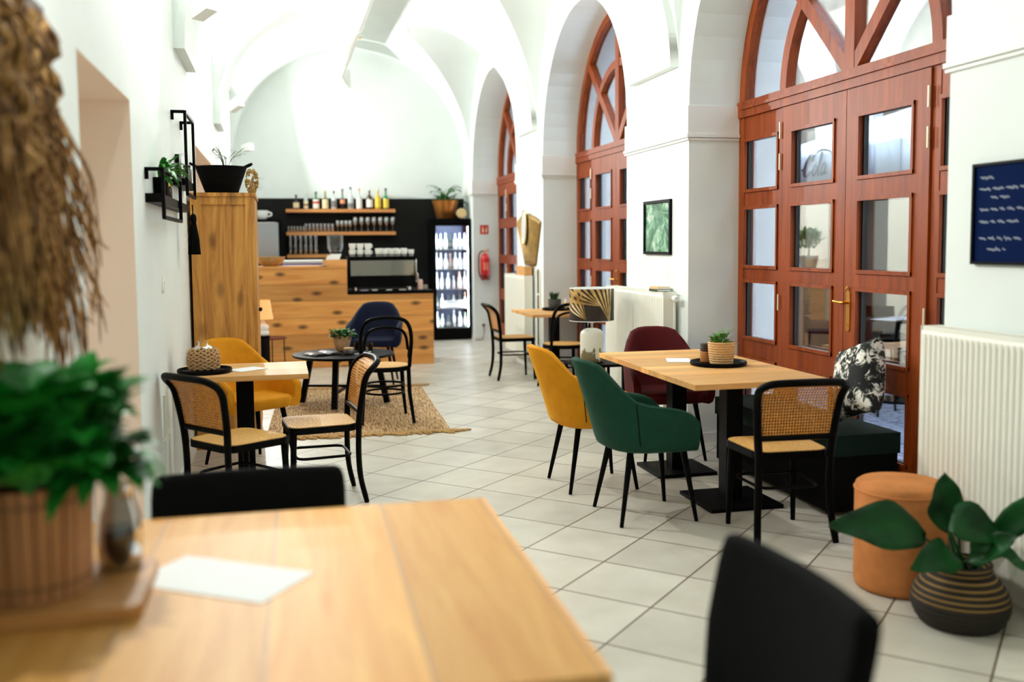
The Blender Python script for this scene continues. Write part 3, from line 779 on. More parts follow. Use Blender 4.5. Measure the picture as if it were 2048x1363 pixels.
# ---- far table
tray('round black tray under the succulent on the far table', 3.02, 10.47, .7512, .17)
t = thing('potted_plant', 'spiky succulent in a dark grey pot on the far table', 'plant', (2.985,10.45,.7605))
MB().lathe([(.05,0),(.058,.005),(.072,.05),(.074,.115),(.067,.115),(.064,.09)], n=26).build('pot', plain('grey_pot', rgb(74,78,80), .6), t, ang=60)
MB().lathe([(.001,.095),(.065,.095)], n=16, cap=False).build('soil', SOIL, t)
q = MB(); rd = random.Random(6)
for k in range(26): a = rd.uniform(0,2*PI); leaf(q, (.04*cos(a)*rd.random(), .04*sin(a)*rd.random(), .095), (cos(a)*.35, sin(a)*.35, 1), rd.uniform(.08,.12), .026, .1, 4, .4)
q.build('foliage', LEAFD, t)
t = thing('candle_holder', 'little gold bird-like candle holder beside the succulent', 'ornament', (3.09,10.36,.7605))
MB().lathe([(.02,0),(.006,.008),(.005,.04),(.022,.055),(.024,.068),(.018,.08)], n=16).build('stand', GOLD, t, ang=60)
MB().lathe([(.014,.08),(.014,.12)], n=12).build('candle', PAPER, t)

# ---- cushion on the bench
fm = NT('floral_fabric'); v1 = fm.n('TexVoronoi', Scale=13.0); v1.inputs['Randomness'].default_value = 1; n1 = fm.n('TexNoise', Scale=19.0, Detail=4.0, Distortion=1.4)
vec = fm.coord(); fm.l(vec, n1.inputs['Vector'])
mp = fm.n('MixRGB'); mp.inputs['Fac'].default_value = .12; fm.l(vec, mp.inputs['Color1']); fm.l(n1.outputs['Color'], mp.inputs['Color2']); fm.l(mp.outputs[0], v1.inputs['Vector'])
petal = fm.ramp(v1.outputs['Distance'], [(.0,rgb(232,184,120)), (.12,rgb(236,228,214)), (.40,rgb(238,236,230)), (.52,rgb(90,92,80)), (.60,rgb(8,9,10))])
fm.l(fm.mix(fm.ramp(n1.outputs['Fac'], [(.42,(0,0,0,1)), (.50,(1,1,1,1))]), rgb(8,9,10), petal), fm.b.inputs['Base Color']); fm.b.inputs['Roughness'].default_value = .8
def cushion(name, label, loc, rot, w, h, th, mat):
    rows = []; N = 16
    q = MB()
    for side in (1,-1):
        g = []
        for i in range(N+1):
            a = 2*i/N-1; r = []
            for j in range(N+1):
                b = 2*j/N-1
                k = (max(0,1-abs(a)**2.6)*max(0,1-abs(b)**2.6))**.42
                pin = 1-.10*(1-abs(a)**2)*abs(b)**3; pin2 = 1-.10*(1-abs(b)**2)*abs(a)**3
                r.append((side*th/2*k, a*w/2*pin2, b*h/2*pin))
            g.append(r)
        q.grid(g)
    bmesh.ops.remove_doubles(q.bm, verts=q.bm.verts[:], dist=1e-4)
    o = q.build(name, mat, ang=80); o.location = loc; o.rotation_euler = rot; return o
tag(cushion('cushion', 'floral black and white cushion standing on the green bench', (3.125,4.775,.724), (.30,-.18,PI-.12), .42, .43, .20, fm.m), 'floral cushion standing up on the dark green bench', 'cushion')

# ---- pouf and big plant in the front corner
o = MB().lathe([(.165,0),(.182,.008),(.19,.03),(.19,.43),(.185,.452),(.17,.463),(.08,.468),(.001,.468)], n=48).build('pouf', RUST, ang=70)
o.location = (2.585,3.62,.001); tag(o, 'round rust velvet pouf beside the ribbed radiator', 'pouf')
q = MB(); q.tube([(2.585+.191*cos(2*PI*k/48), 3.62+.191*sin(2*PI*k/48), .431) for k in range(48)], .004, 6, closed=True)
s_ = q.build('piping', RUST, None); s_.parent = o; s_.location = (-2.585,-3.62,-.001)
t = thing('potted_plant', 'broad-leaved plant in a low rope basket in front of the rust pouf', 'plant', (2.565,3.205,0))
bk = NT('rope_basket'); tc = bk.n('TexCoord'); sx = bk.n('SeparateXYZ'); bk.l(tc.outputs['Object'], sx.inputs[0])
bk.l(bk.mix(bk.math('MULTIPLY', bk.math('GREATER_THAN', sx.outputs['Z'], .10), bk.math('GREATER_THAN', bk.math('SINE', bk.math('MULTIPLY', sx.outputs['Z'], 299)), .45)), rgb(34,27,19), rgb(150,114,58)), bk.b.inputs['Base Color']); bk.b.inputs['Roughness'].default_value = .85
prof = []
for i in range(81):
    f = i/80; z = .002+.245*f; r = .115+.07*sin(PI*min(1,f*1.06+.12))**.8; prof.append((r-.004*(1-abs(sin(PI*z/.021))), z))
MB().lathe(prof+[(prof[-1][0]-.012,.247),(prof[-1][0]-.014,.19)], n=40).build('basket', bk.m, t, ang=80)
MB().lathe([(.001,.205),(.115,.205)], n=20, cap=False).build('soil', SOIL, t)
BIG = NT('broad_leaf'); nz = BIG.n('TexNoise', Scale=6.0); BIG.l(BIG.coord(), nz.inputs['Vector'])
BIG.l(BIG.ramp(nz.outputs['Fac'], [(.3,rgb(4,40,14)), (.7,rgb(12,84,28))]), BIG.b.inputs['Base Color']); BIG.b.inputs['Roughness'].default_value = .5; BIG.b.inputs['Specular IOR Level'].default_value = .25
def bigleaf(base, mid, tip, W, face=(0,0,1), wav=.012, sd=0, i0=7):
    P = spline([base, mid, tip], 9); q = MB(); e, m_ = Vector(tip), Vector(mid)
    n = len(P)-1-i0
    q.tube(P[:i0+1], [.009-.0006*k for k in range(i0+1)], 8)
    rows = []; ax = (e-m_).normalized(); side = ax.cross(Vector(face)).normalized(); nrm = side.cross(ax).normalized()
    for i in range(n+1):
        f = i/n; w = W*.5*max(.01, sin(PI*min(1, f*.96+.03)**.85)); p = P[i0+i]
        rows.append([p+side*w*k + nrm*(abs(k)*w*.25+wav*sin(f*13+k*2+sd)*abs(k)) for k in (-1,-.66,-.33,0,.33,.66,1)])
    q.grid(rows)
    o = q.build('leaf', BIG.m, t, ang=180); md = o.modifiers.new('Thick','SOLIDIFY'); md.thickness = .0015
BL = [((0,0,.2),(-.20,.03,.37),(-.52,.10,.40),.20,(0,-.8,.6)), ((0,-.02,.2),(-.10,-.08,.30),(-.30,-.10,.275),.14,(0,-.7,.7)), ((.0,.0,.2),(-.05,.03,.40),(-.07,.02,.60),.15,(-.2,-.95,.25)),
      ((.02,-.02,.2),(-.10,-.06,.43),(.09,-.17,.36),.17,(-.1,-.75,.65)), ((.02,-.02,.2),(.06,-.12,.38),(.19,-.44,.70),.11,(-.5,-.65,.55)), ((.02,-.03,.2),(.02,-.14,.32),(.06,-.33,.30),.09,(0,-.4,.9)),
      ((-.02,.02,.2),(-.02,-.10,.30),(.04,-.26,.42),.12,(-.6,-.5,.6)), ((.02,.03,.2),(.03,.06,.36),(.05,.14,.44),.12,(0,-.9,.4))]
for k, a in enumerate(BL): bigleaf(*a, sd=k)
# ================================================================ ALONG THE WALLS
def radiator(label, x0, x1, y0, y1, z0, z1, step=.0333, valve=True):
    """steel panel radiator; its ribbed face looks into the room"""
    t = thing('radiator', label, 'radiator', ((x0+x1)/2, y0, 0), 0, 'white panel radiators'); cx = (x0+x1)/2; L = y1-y0
    q = MB(); rows = []; n = int(L/step); xs = []
    for k in range(n*8+1):
        y = L*k/(n*8); s = (k % 8)/8; d = .011*max(0, cos(2*PI*s))**.7 if cos(2*PI*s) > 0 else 0
        xs.append((x0-cx+d, y))
    f = lambda x, y, z, k: (x if 1 <= k <= 4 else x0-cx, y, z)
    zs = [z0, z0+.03, z0+.05, z1-.06, z1-.04, z1-.02]
    q.grid([[(x0-cx+(x-(x0-cx))*(1 if 1 < k < 4 else 0), y, z) for x, y in xs] for k, z in enumerate(zs)])
    o = q.build('front_panel', RADW, t, ang=80); md = o.modifiers.new('Thick','SOLIDIFY'); md.thickness = .002; md.offset = 0
    w = (x1-x0)/2
    for y in (0, L): MB().box(-w, w, y-.006, y+.006, z0+.005, z1).build('side_panel', RADW, t, bevel=.003)
    q = MB(); q.box(-w,-w+.018,0,L,z1-.02,z1).box(w-.018,w,0,L,z1-.02,z1)
    k = 0
    while k*.04 < L: q.box(-w+.018,w-.018,k*.04,k*.04+.012,z1-.012,z1-.003); k += 1
    q.build('top_grille', RADW, t)
    MB().box(w-.012,w-.002,.008,L-.008,z0+.02,z1-.03).build('rear_panel', RADW, t)
    for y in (.15, L-.15): MB().box(w-.02, XR-.003-cx, y-.02, y+.02, z1-.16, z1-.12).build('wall_bracket', RADW, t)
    q = MB(); q.tube([(w-.03,L-.03,z0+.03),(w-.03,L-.03,.002)], .009, 8); q.build('pipe', RADW, t)
    if valve:
        q = MB(); M = Matrix.Translation((w-.03,-.012,z1-.045)) @ Matrix.Rotation(PI/2,4,'X')
        q.lathe([(.014,0),(.014,.02),(.021,.024),(.025,.04),(.025,.075),(.019,.088)], M=M, n=18); q.build('valve', CERAM, t, ang=50)
        q = MB(); q.tube([(w-.02,-.026,z1-.06),(w-.02,-.026,.08),(w-.02,-.026,.002)], .008, 8); q.build('pipe', RADW, t)
    return t
radiator('ribbed white radiator under the blue chalkboard', 2.795, 2.895, 2.30, 3.79, .13, 1.118, valve=False)
radiator('white radiator behind the palm lamp with two books on top', 2.80, 2.90, 6.83, 8.15, .17, 1.123)
radiator('white radiator under the gold fan mirror, carrying a wooden box', 2.80, 2.90, 11.1, 12.12, .15, 1.12, valve=False)
for k, (c, w, l) in enumerate(((rgb(52,72,52), .115, .17), (rgb(232,190,132), .105, .165))):
    t = thing('book', ['dark green book at the bottom of the pair on the radiator','sand-coloured book lying on top of the green one on the radiator'][k], 'book', (2.852,7.02,1.1235+.0185*k), PI/2+.03*k, 'books on the radiator')
    q = MB(); q.box(-l/2,l/2,-w/2,w/2,0,.002).box(-l/2,l/2,-w/2,w/2,.0155,.0175).box(-l/2,l/2,w/2-.002,w/2,.002,.0155); q.build('cover', plain('book_cover_%d' % k, c, .6), t)
    MB().box(-l/2+.004,l/2-.004,-w/2+.004,w/2-.002,.002,.0155).build('pages', PAPER, t)

# wooden box and blue bowl on the far radiator
t = thing('wooden_box', 'open wooden box on the far radiator under the fan mirror', 'box', (2.855,11.33,1.1215))
q = MB(); w, l, h = .045, .21, .105
q.box(-w,w,-l,l,0,.01).box(-w,-w+.01,-l,l,.01,h).box(w-.01,w,-l,l,.01,h).box(-w+.01,w-.01,-l,-l+.01,.01,h).box(-w+.01,w-.01,l-.01,l,.01,h)
q.build('box_body', plain('box_pine', rgb(224,164,98), .6, noise=.12), t, bevel=.002)
for k in range(2): MB().box(-.033,.033,-.05-.12*k,.06-.12*k,.011,.100+.012*k).build('paper_stack', PAPER, t)
o = MB().lathe([(.03,0),(.035,.004),(.055,.04),(.052,.04),(.032,.007),(.001,.007)], n=24, sx=.78, sy=.78).build('bowl', plain('blue_glaze', rgb(28,72,140), .25), ang=60); o.location = (2.85,11.07+.11,1.1215+.0)
o.location = (2.852,11.64,1.1215); tag(o, 'small blue bowl on the far radiator beside the wooden box', 'bowl')
# heating pipe on the pier corner
t = thing('heating_pipe', 'thin brass-coloured pipe running down the pier beside the far radiator', 'pipe', (2.905,10.86,0))
MB().lathe([(.011,.001),(.011,1.2)], n=12).build('pipe', plain('aged_brass', rgb(150,120,66), .35, 1), t)
for z in (.3, .9): MB().box(-.014,.024,-.014,.014,z,z+.025).build('clip', RADW, t)

# gold fan with an oval mirror
t = thing('fan_mirror', 'gold palm-fan wall mirror with small oval glass', 'mirror', (2.926,11.33,1.24))
q = MB(); rows = []; K = 44
for i in range(11):
    f = i/10; r = []
    for k in range(K+1):
        u = 2*k/K-1
        r.append((-.008-.020*f*(k % 2)-.035*(1-u*u)*(1-.6*f), -u*(.26+.30*f)-.10*(1-f)*.6, f*(.60-.10*abs(u)**2+(.015 if k % 2 else 0))))
    rows.append(r)
q.grid(rows); o = q.build('fan', plain('antique_gold', rgb(164,130,70), .5, .45, noise=.3, nscale=12), t, ang=15); md = o.modifiers.new('Thick','SOLIDIFY'); md.thickness = .003
el = [(-.0+.115*cos(2*PI*k/40), .44+.19*sin(2*PI*k/40)*(1.12 if k < 20 else 1)) for k in range(40)]
MB().prism(el, lambda a, b: (-.070,a,b), lambda a, b: (-.062,a,b)).build('mirror_glass', plain('mirror_white_reflection', rgb(244,246,246), .3, .25), t)  # glass coloured white in place of a bright reflection
MB().tube([(-.066,a,b) for a, b in el], .009, 8, closed=True).build('mirror_rim', plain('antique_gold_rim', rgb(196,160,92), .35, .9), t)

# framed palm photograph on the pier
t = thing('picture', 'framed green palm photograph in a black frame on the pier', 'picture', (2.929,7.247,1.617))
q = MB(); w, h, b = .277, .213, .022
for a0,a1,b0,b1 in ((-w,w,-h,-h+b),(-w,w,h-b,h),(-w,-w+b,-h+b,h-b),(w-b,w,-h+b,h-b)): q.box(-.022,0,a0,a1,b0,b1)
q.build('frame', BLACK, t, bevel=.002)
pm = NT('palm_print'); tc = pm.n('TexCoord'); sx = pm.n('SeparateXYZ'); pm.l(tc.outputs['Object'], sx.inputs[0])
n1 = pm.n('TexNoise', Scale=9.0, Detail=5.0, Distortion=.6); pm.l(pm.coord(), n1.inputs['Vector'])
th = pm.math('ARCTAN2', sx.outputs['Y'], pm.math('SUBTRACT', sx.outputs['Z'], .12))
rays = pm.math('SINE', pm.math('MULTIPLY', th, 26))
base = pm.ramp(n1.outputs['Fac'], [(.30,rgb(20,88,50)), (.47,rgb(48,130,80)), (.58,rgb(140,196,156)), (.70,rgb(232,240,228))])
pm.l(pm.mix(pm.math('MULTIPLY', pm.math('GREATER_THAN', rays, .7), .35), base, rgb(196,214,196)), pm.b.inputs['Base Color']); pm.b.inputs['Roughness'].default_value = .5
MB().box(-.008,-.004,-w+b,w-b,-h+b,h-b).build('print', pm.m, t)
MB().box(-.013,-.011,-w+b,w-b,-h+b,h-b).build('glazing', glass('picture_glass', (1,1,1,1), .035, 0, .15), t)

# blue chalkboard with handwriting
t = thing('chalkboard', 'framed dark blue board with white handwriting above the ribbed radiator', 'sign', (2.929,3.30,1.608))
w, h, b = .33, .214, .012; q = MB()
for a0,a1,b0,b1 in ((-w,w,-h,-h+b),(-w,w,h-b,h),(-w,-w+b,-h+b,h-b),(w-b,w,-h+b,h-b)): q.box(-.022,0,a0,a1,b0,b1)
q.build('frame', BLACK, t, bevel=.0015)
MB().box(-.012,-.004,-w+b,w-b,-h+b,h-b).build('board', plain('blue_board', rgb(10,28,70), .7, spec=.02), t)
CH = plain('chalk_ink', rgb(214,222,236), .8); rd = random.Random(3)
def scrawl(y, z, words, hgt=.012):
    """loose joined-up handwriting; y runs towards the far end of the board"""
    q = MB()
    for wd in words:
        pts = []; L = wd*.0125; n = wd*6
        for i in range(n+1):
            f = i/n; amp = hgt*(.35+.65*abs(sin(i*1.9+wd)))*(1.9 if rd.random() < .12 else 1)
            pts.append((-.0132, y-L*f+.004*sin(i*1.05), z+amp*.5*sin(i*1.05)+.0015*sin(i*.3)))
        q.tube(pts, .0012, 4); y -= L+.016
    q.build('lettering', CH, t)
scrawl(.285,.152,[6],.016); scrawl(.29,.104,[5,5,5,4]); scrawl(.22,.068,[3,4]); scrawl(.285,.018,[4,3,2,3,3],.013); scrawl(.285,-.034,[4,2,3,5],.013); scrawl(.285,-.104,[3,3,2,3,3],.013); scrawl(.235,-.150,[6,1],.012)

# ---------------------------------------------------------------- left wall
# raffia wall hanging in the front corner
t = thing('raffia_hanging', 'blurred dried raffia wall hanging on a dark bar', 'wall hanging', (-.60,2.42,2.05))
MB().bar((.0,-.55,.035),(.0,.36,.035),.05,.06).build('bar', plain('dark_leather', rgb(66,40,22), .7), t, bevel=.012)
rd = random.Random(12); q = MB()
for k in range(26):
    y = -.52+.84*k/25; xo = .02+.03*rd.random(); Lz = rd.uniform(.36,.52); ps = []
    n = 14
    for i in range(n+1):
        f = i/n; ps.append((xo+.02*sin(i*1.9+k), y+.012*sin(i*2.3+k*1.7)+.03*f, .01-Lz*f))
    q.tube(ps, [.006+.014*abs(sin(i*1.55+k)) for i in range(n+1)], 6)
q.build('braid', RAFFIA, t, ang=80)
q = MB(); rd = random.Random(5)
for k in range(210):
    y0 = rd.uniform(-.52,.26); z0 = rd.uniform(-.45,-.12); L = rd.uniform(.32,.60); out = rd.uniform(0,.05); fl = rd.uniform(-.04,.12) if k % 3 else rd.uniform(.1,.30); L = min(L, z0+(rd.uniform(.62,.82) if y0 < .08 else .94))
    p = [(.02+.03*rd.random(), y0, z0), (.03+out*.5, y0+fl*.35, z0-L*.4), (.035+out*.8, y0+fl*.8, z0-L*.75), (.03+out*rd.uniform(.4,1.2), y0+fl*1.3, z0-L)]
    q.tube(spline(p, 4), [.005]*6+[.004]*6+[.0015], 5)
for k in range(44):                         # long stray straws
    z0 = rd.uniform(-.55,-.12); L = rd.uniform(.28,.55); y0 = rd.uniform(.0,.28)
    p = [(.05, y0, z0), (.06, y0+L*.35, z0-.07), (.06+rd.uniform(-.01,.05), y0+L*.75, z0-.20), (.06+rd.uniform(-.02,.05), y0+L, z0-rd.uniform(.25,.42))]
    q.tube(spline(p, 5), [.004]*10+[.0025]*5+[.001], 5)
q.build('fringe', RAFFIA, t, ang=80)

for k, (y, h) in enumerate(((5.50,.70),(5.72,.70))):
    t = thing('heating_pipe', ['white pipe low on the wall beside the left cane chair','second white pipe low on the wall, behind the table end'][k].replace(' left',''), 'pipe', (XL+.022,y,0), 0, 'white wall pipes')
    MB().lathe([(.012,.001),(.012,h)], n=12).build('pipe', RADW, t); MB().box(-.021,.013,-.014,.014,.45,.475).build('clip', RADW, t)
# black wire shelves
def wall_shelf(label, y0, y1, z, fy0, fy1, fz0, fz1, dep=.075):
    t = thing('wall_shelf', label, 'shelf', (XL+.001, y0, z), 0, 'black wire wall shelves')
    MB().box(0,dep,0,y1-y0,-.045,0).build('shelf_board', BLACKW, t, bevel=.002)
    q = MB(); b = .009; x = dep+b+.0006
    P = lambda y, zz: (x, y-y0, zz-z)
    for a, c in ((P(fy0,fz0),P(fy0,fz1)),(P(fy1,fz0),P(fy1,fz1)),(P(fy0,fz0),P(fy1,fz0)),(P(fy0,fz1),P(fy1,fz1))): q.bar(a, c, 2*b, 2*b)
    for zz in (fz1,):
        for y in (fy0, fy1): q.bar((0,y-y0,zz-z),(x,y-y0,zz-z),2*b,2*b); q.bar((b,y-y0,zz-z),(b,y-y0,zz-z-.05),2*b,2*b)
    q.build('wire_frame', BLACK, t)
    return t
wall_shelf('black wire wall shelf carrying the small fern', 5.16, 6.75, 1.765, 5.17, 6.05, 1.645, 1.885)
wall_shelf('black wire wall shelf with a tall frame reaching above the wardrobe', 6.50, 7.22, 1.93, 6.52, 7.10, 1.83, 2.345)
t = thing('potted_plant', 'small fern in a black pot on the lower wall shelf', 'plant', (-.603,5.52,1.7665))
MB().lathe([(.03,0),(.036,.004),(.042,.10),(.036,.10),(.034,.085)], n=22).build('pot', BLACK, t, ang=60)
q = MB(); rd = random.Random(9)
for k in range(46):
    a = rd.uniform(-1.7,1.7); leaf(q, (0,0,.08), (.5*cos(a)+.1, sin(a)*1.2, rd.uniform(.6,1.8)), rd.uniform(.16,.26), .034, 1.3, 6)
q.build('foliage', plain('fern_green', rgb(62,150,50), .5, noise=.3, nscale=25), t)
t = thing('storage_jar', 'small dark brown jar beside the fern on the wall shelf', 'jar', (-.60,5.80,1.7665))
MB().lathe([(.024,0),(.027,.004),(.027,.06),(.018,.07)], n=18).build('body', plain('brown_glass', rgb(60,36,22), .2), t); MB().lathe([(.019,.07),(.019,.085)], n=18).build('lid', GOLD, t)
o = MB().box(-.012,.012,-.07,.07,0,.16).build('photo_frame', BLACKW); o.location = (-.622,6.72,1.9315); tag(o, 'small black photo frame leaning at the wall on the upper shelf', 'frame')
t = thing('bottle_jar', 'dark glass jar on the upper wall shelf next to the black basket', 'jar', (-.598,7.05,1.9315))
MB().lathe([(.026,0),(.030,.005),(.030,.08),(.022,.095),(.022,.105)], n=20).build('body', GREYGL, t, ang=60); MB().lathe([(.024,.105),(.024,.118)], n=20).build('lid', BLACK, t)
t = thing('hanging_tassel', 'black tassel hanging from the lower wall shelf beside the wardrobe', 'tassel', (-.540,6.72,1.770))
q = MB(); q.tube([(-.004,0,.0),(-.002,0,-.06)], .004, 6).lathe([(.006,-.12),(.018,-.115),(.021,-.095),(.018,-.07),(.006,-.058)], n=14); q.build('knot', BLACKF, t)
q = MB()
for k in range(36): a = 2*PI*k/36; r = .018+.012*(k % 3)/2; q.tube([(.012*cos(a),.012*sin(a),-.11),(r*cos(a),r*sin(a),-.22),(r*1.25*cos(a),r*1.25*sin(a),-.325)], .0045, 5)
q.build('fringe', BLACKF, t)
t = thing('wall_switch', 'round white switch plate on the bare wall', 'switch', (XL+.0005,5.77,1.283), 0)
MB().lathe([(.045,0),(.045,.006),(.04,.009)], M=Matrix.Rotation(PI/2,4,'Y'), n=28).build('plate', WHITE2, t, ang=40); MB().box(.009,.013,-.018,.018,-.022,.022).build('rocker', WHITE2, t, bevel=.001)

# ---- wardrobe and what stands on it
t = thing('wardrobe', 'tall honey-coloured wooden wardrobe against the white wall', 'wardrobe', (-.402,7.42,0))
q = MB(); q.box(-.215,-.14,0,.02,.05,1.86).box(.17,.235,0,.02,.05,1.86).box(-.14,.17,0,.02,1.80,1.86).box(-.14,.17,0,.02,.05,.14).box(-.14,.17,.011,.018,.14,1.80)
q.build('side_panel', WARD, t, bevel=.003)
MB().box(-.215,.215,.02,.93,.05,1.86).build('carcass', WARD, t)
MB().box(-.225,.245,-.012,.945,1.86,1.886).build('top_board', WARD, t, bevel=.005)
MB().box(-.22,.23,-.005,.935,.001,.05).build('plinth', WARD, t, bevel=.004)
for k in range(2):
    d = MB().box(.2155,.236,.025+.455*k,.475+.455*k,.06,1.85).build('door', WARD, t, bevel=.004)
    MB().sphere((.25,(.44 if k == 0 else .52),1.0), .014, 8).build('knob', BLACK, d)
t = thing('basket', 'black woven basket with two handles on the wardrobe', 'basket', (-.412,7.80,1.887))
MB().lathe(basket_rows(.115,.19,.215,16,0,.003)+[(.178,.215),(.172,.19)], n=36, sy=.9).build('basket_body', BLACKF, t, ang=70)
for s in (-1,1):
    q = MB(); q.tube(spline([(s*.17,-.05,.21),(s*.215,-.045,.232),(s*.225,0,.238),(s*.215,.045,.232),(s*.17,.05,.21)], 4), .009, 7); q.build('handle', BLACKF, t)
q = MB(); tips = stems(q, (.03,0,.15), 12, .17, .22, .002, 21)
for tip, d in tips:
    for k in range(5): leaf(q, tip-d*.02*k, (d.x+.8*cos(k*2.2), d.y+.8*sin(k*2.2), .2), .05, .011, .5, 3)
q.build('dried_sprigs', plain('grey_green_sprig', rgb(84,104,58), .75), t)
t = thing('dried_flower_bunch', 'golden dried flower bunch at the front corner of the wardrobe', 'flowers', (-.185,7.62,1.887))
q = MB(); rd = random.Random(7)
for k in range(120):
    a = rd.uniform(0,2*PI); z = rd.uniform(.0,.17); r = .045*math.sqrt(max(0,1-((z-.085)/.09)**2)); q.sphere((r*cos(a), r*sin(a), z+.008), rd.uniform(.007,.012), 4)
q.build('flower_heads', plain('gold_blossom', rgb(178,140,72), .7, noise=.4, nscale=50), t)
q = MB()
for k in range(10): a = rd.uniform(-1.5,1.5); leaf(q, (.03,0,.03+.01*k), (cos(a),sin(a)*.6,.1), .08, .008, .5, 3)
q.build('dried_stems', plain('dry_stem', rgb(120,104,70), .8), t)

# ---- spotlights on the left wall
def spot(label, x, y, z, ax, power, ang=2.3):
    t = thing('wall_spotlight', label, 'spotlight', (x,y,z), 0, 'white wall spotlights')
    d = Vector(ax).normalized(); M = d.to_track_quat('Z','Y').to_matrix().to_4x4()
    MB().box(-.05,.05,-.05,.05,-.085,.06, M).build('lamp_head', WHITE2, t, bevel=.003)
    MB().box(-.04,.04,-.04,.04,.0605,.062, M).build('lamp_glass', plain('lamp_glow', (1,.96,.88,1), .3, emit=6), t)
    q = MB(); q.bar((-.02,.04,0),(-.045,.125,-.01),.03,.03).box(-.085,-.005,.122,.14,-.05,.03); q.build('wall_arm', WHITE2, t)
    li = bpy.data.lights.new('spot_bulb', 'AREA'); li.energy = power; li.shape = 'SQUARE'; li.size = .085; li.color = (.985,1,.97)
    lo = bpy.data.objects.new('spot_bulb', li); COL.objects.link(lo); lo.parent = t
    lo.matrix_local = Matrix.Translation(d*.064) @ (-d).to_track_quat('Z','Y').to_matrix().to_4x4()
    return t
# ================================================================ THE BAR
YC = 12.07
t = thing('bar_counter', 'long stepped bar counter clad in knotty wooden boards', 'counter', (0,YC,0))
MB().prism([(XL+.02,.001),(1.866,.001),(1.866,.89),(.805,.89),(.805,1.215),(XL+.02,1.215)], lambda a, b: (a,0,b), lambda a, b: (a,.03,b)).build('front_panel', BARW, t, bevel=.002)
MB().box(1.836,1.866,.03,.72,.001,.89).build('end_panel', BARW, t)
MB().box(.808,1.872,-.006,.72,.8905,.925).build('worktop', BLACK, t, bevel=.003)
MB().box(XL+.015,.807,-.008,.36,1.2155,1.247).build('bar_top', BARW, t, bevel=.003)
MB().box(.775,.805,.03,.36,.89,1.215).build('step_panel', BARW, t)
MB().box(XL+.02,1.83,.69,.715,.001,.885).build('rear_panel', BLACKP, t)

o = MB().box(XL+.01,2.92,-.02,0,.001,2.225).build('trim_20', BLACKP); o.location = (0,YB-.001,0); tag(struct(o), 'black cladding covering the back wall behind the bar')
t = thing('back_counter', 'low dark counter along the back wall behind the bar', 'counter', (0,YB-.022,0))
MB().box(XL+.02,2.15,-.55,0,.001,.87).build('cabinet_body', BLACKP, t); MB().box(XL+.015,2.16,-.57,0,.8705,.905).build('worktop', BLACK, t, bevel=.003)
SHY = YB-.023
def bar_shelf(label, x0, x1, z):
    o = MB().box(x0,x1,-.215,0,-.05,0).build('bar_shelf', OAKX, bevel=.004); o.location = (0,SHY,z); return tag(o, label, 'shelf', 'wooden bar shelves')
bar_shelf('uppermost wooden bar shelf, carrying the bottles', .12, 1.79, 2.053)
bar_shelf('second wooden bar shelf, carrying stemmed glasses', .12, 1.79, 1.703)
bar_shelf('lowest short wooden bar shelf, carrying tall glasses', .12, .86, 1.355)

# eleven spirit bottles, each its own
def bottle(name, label, x, y, z, prof, gl, lab=None, cap=None, capz=None, group=None, n=16, cat='bottle'):
    t = thing(name, label, cat, (x,y,z), 0, group)
    MB().lathe(prof, n=n).build('body', gl, t, ang=60)
    if lab:
        (z0, z1, c) = lab; r = max(r for r, zz in prof)+.0015
        MB().lathe([(r,z0),(r,z1)], n=n, cap=False).build('paper_label', c, t)
    if cap is not None:
        r, h = prof[-1]; MB().lathe([(r+.003,h-.018),(r+.003,h+.016),(r*.6,h+.018)], n=12).build('stopper', cap, t)
    return t
GLG = plain('green_bottle', rgb(26,120,62), .12); GLD = plain('dark_bottle', rgb(18,20,14), .15); GLC = plain('clear_bottle', rgb(196,202,200), .1)
GLY = plain('yellow_bottle', rgb(206,176,50), .15); GLB = plain('brown_bottle', rgb(62,36,18), .15); GLO = plain('olive_bottle', rgb(116,112,58), .15)
LC = plain('cream_label', rgb(234,214,172), .7); LW = plain('white_label', rgb(236,232,224), .7); LR = plain('red_band_label', rgb(206,70,48), .7); LY = plain('yellow_label', rgb(232,204,80), .7); LG = plain('grey_label', rgb(120,120,118), .7); LO = plain('orange_label', rgb(226,150,110), .7)
CK = plain('black_cap', rgb(16,17,18), .4); CC = plain('cork_cap', rgb(214,150,104), .6); CW = plain('white_cap', rgb(226,226,220), .5); CG = plain('gold_cap', rgb(170,160,90), .4)
def bp(r, h, sh=.6, nk=.3, base=.0):
    return [(r*.85,0),(r,.008),(r,h*sh),(r*.82,h*(sh+.06)),(r*nk+.002,h*(sh+.15)),(r*nk,h*(sh+.2)),(r*nk,h)]
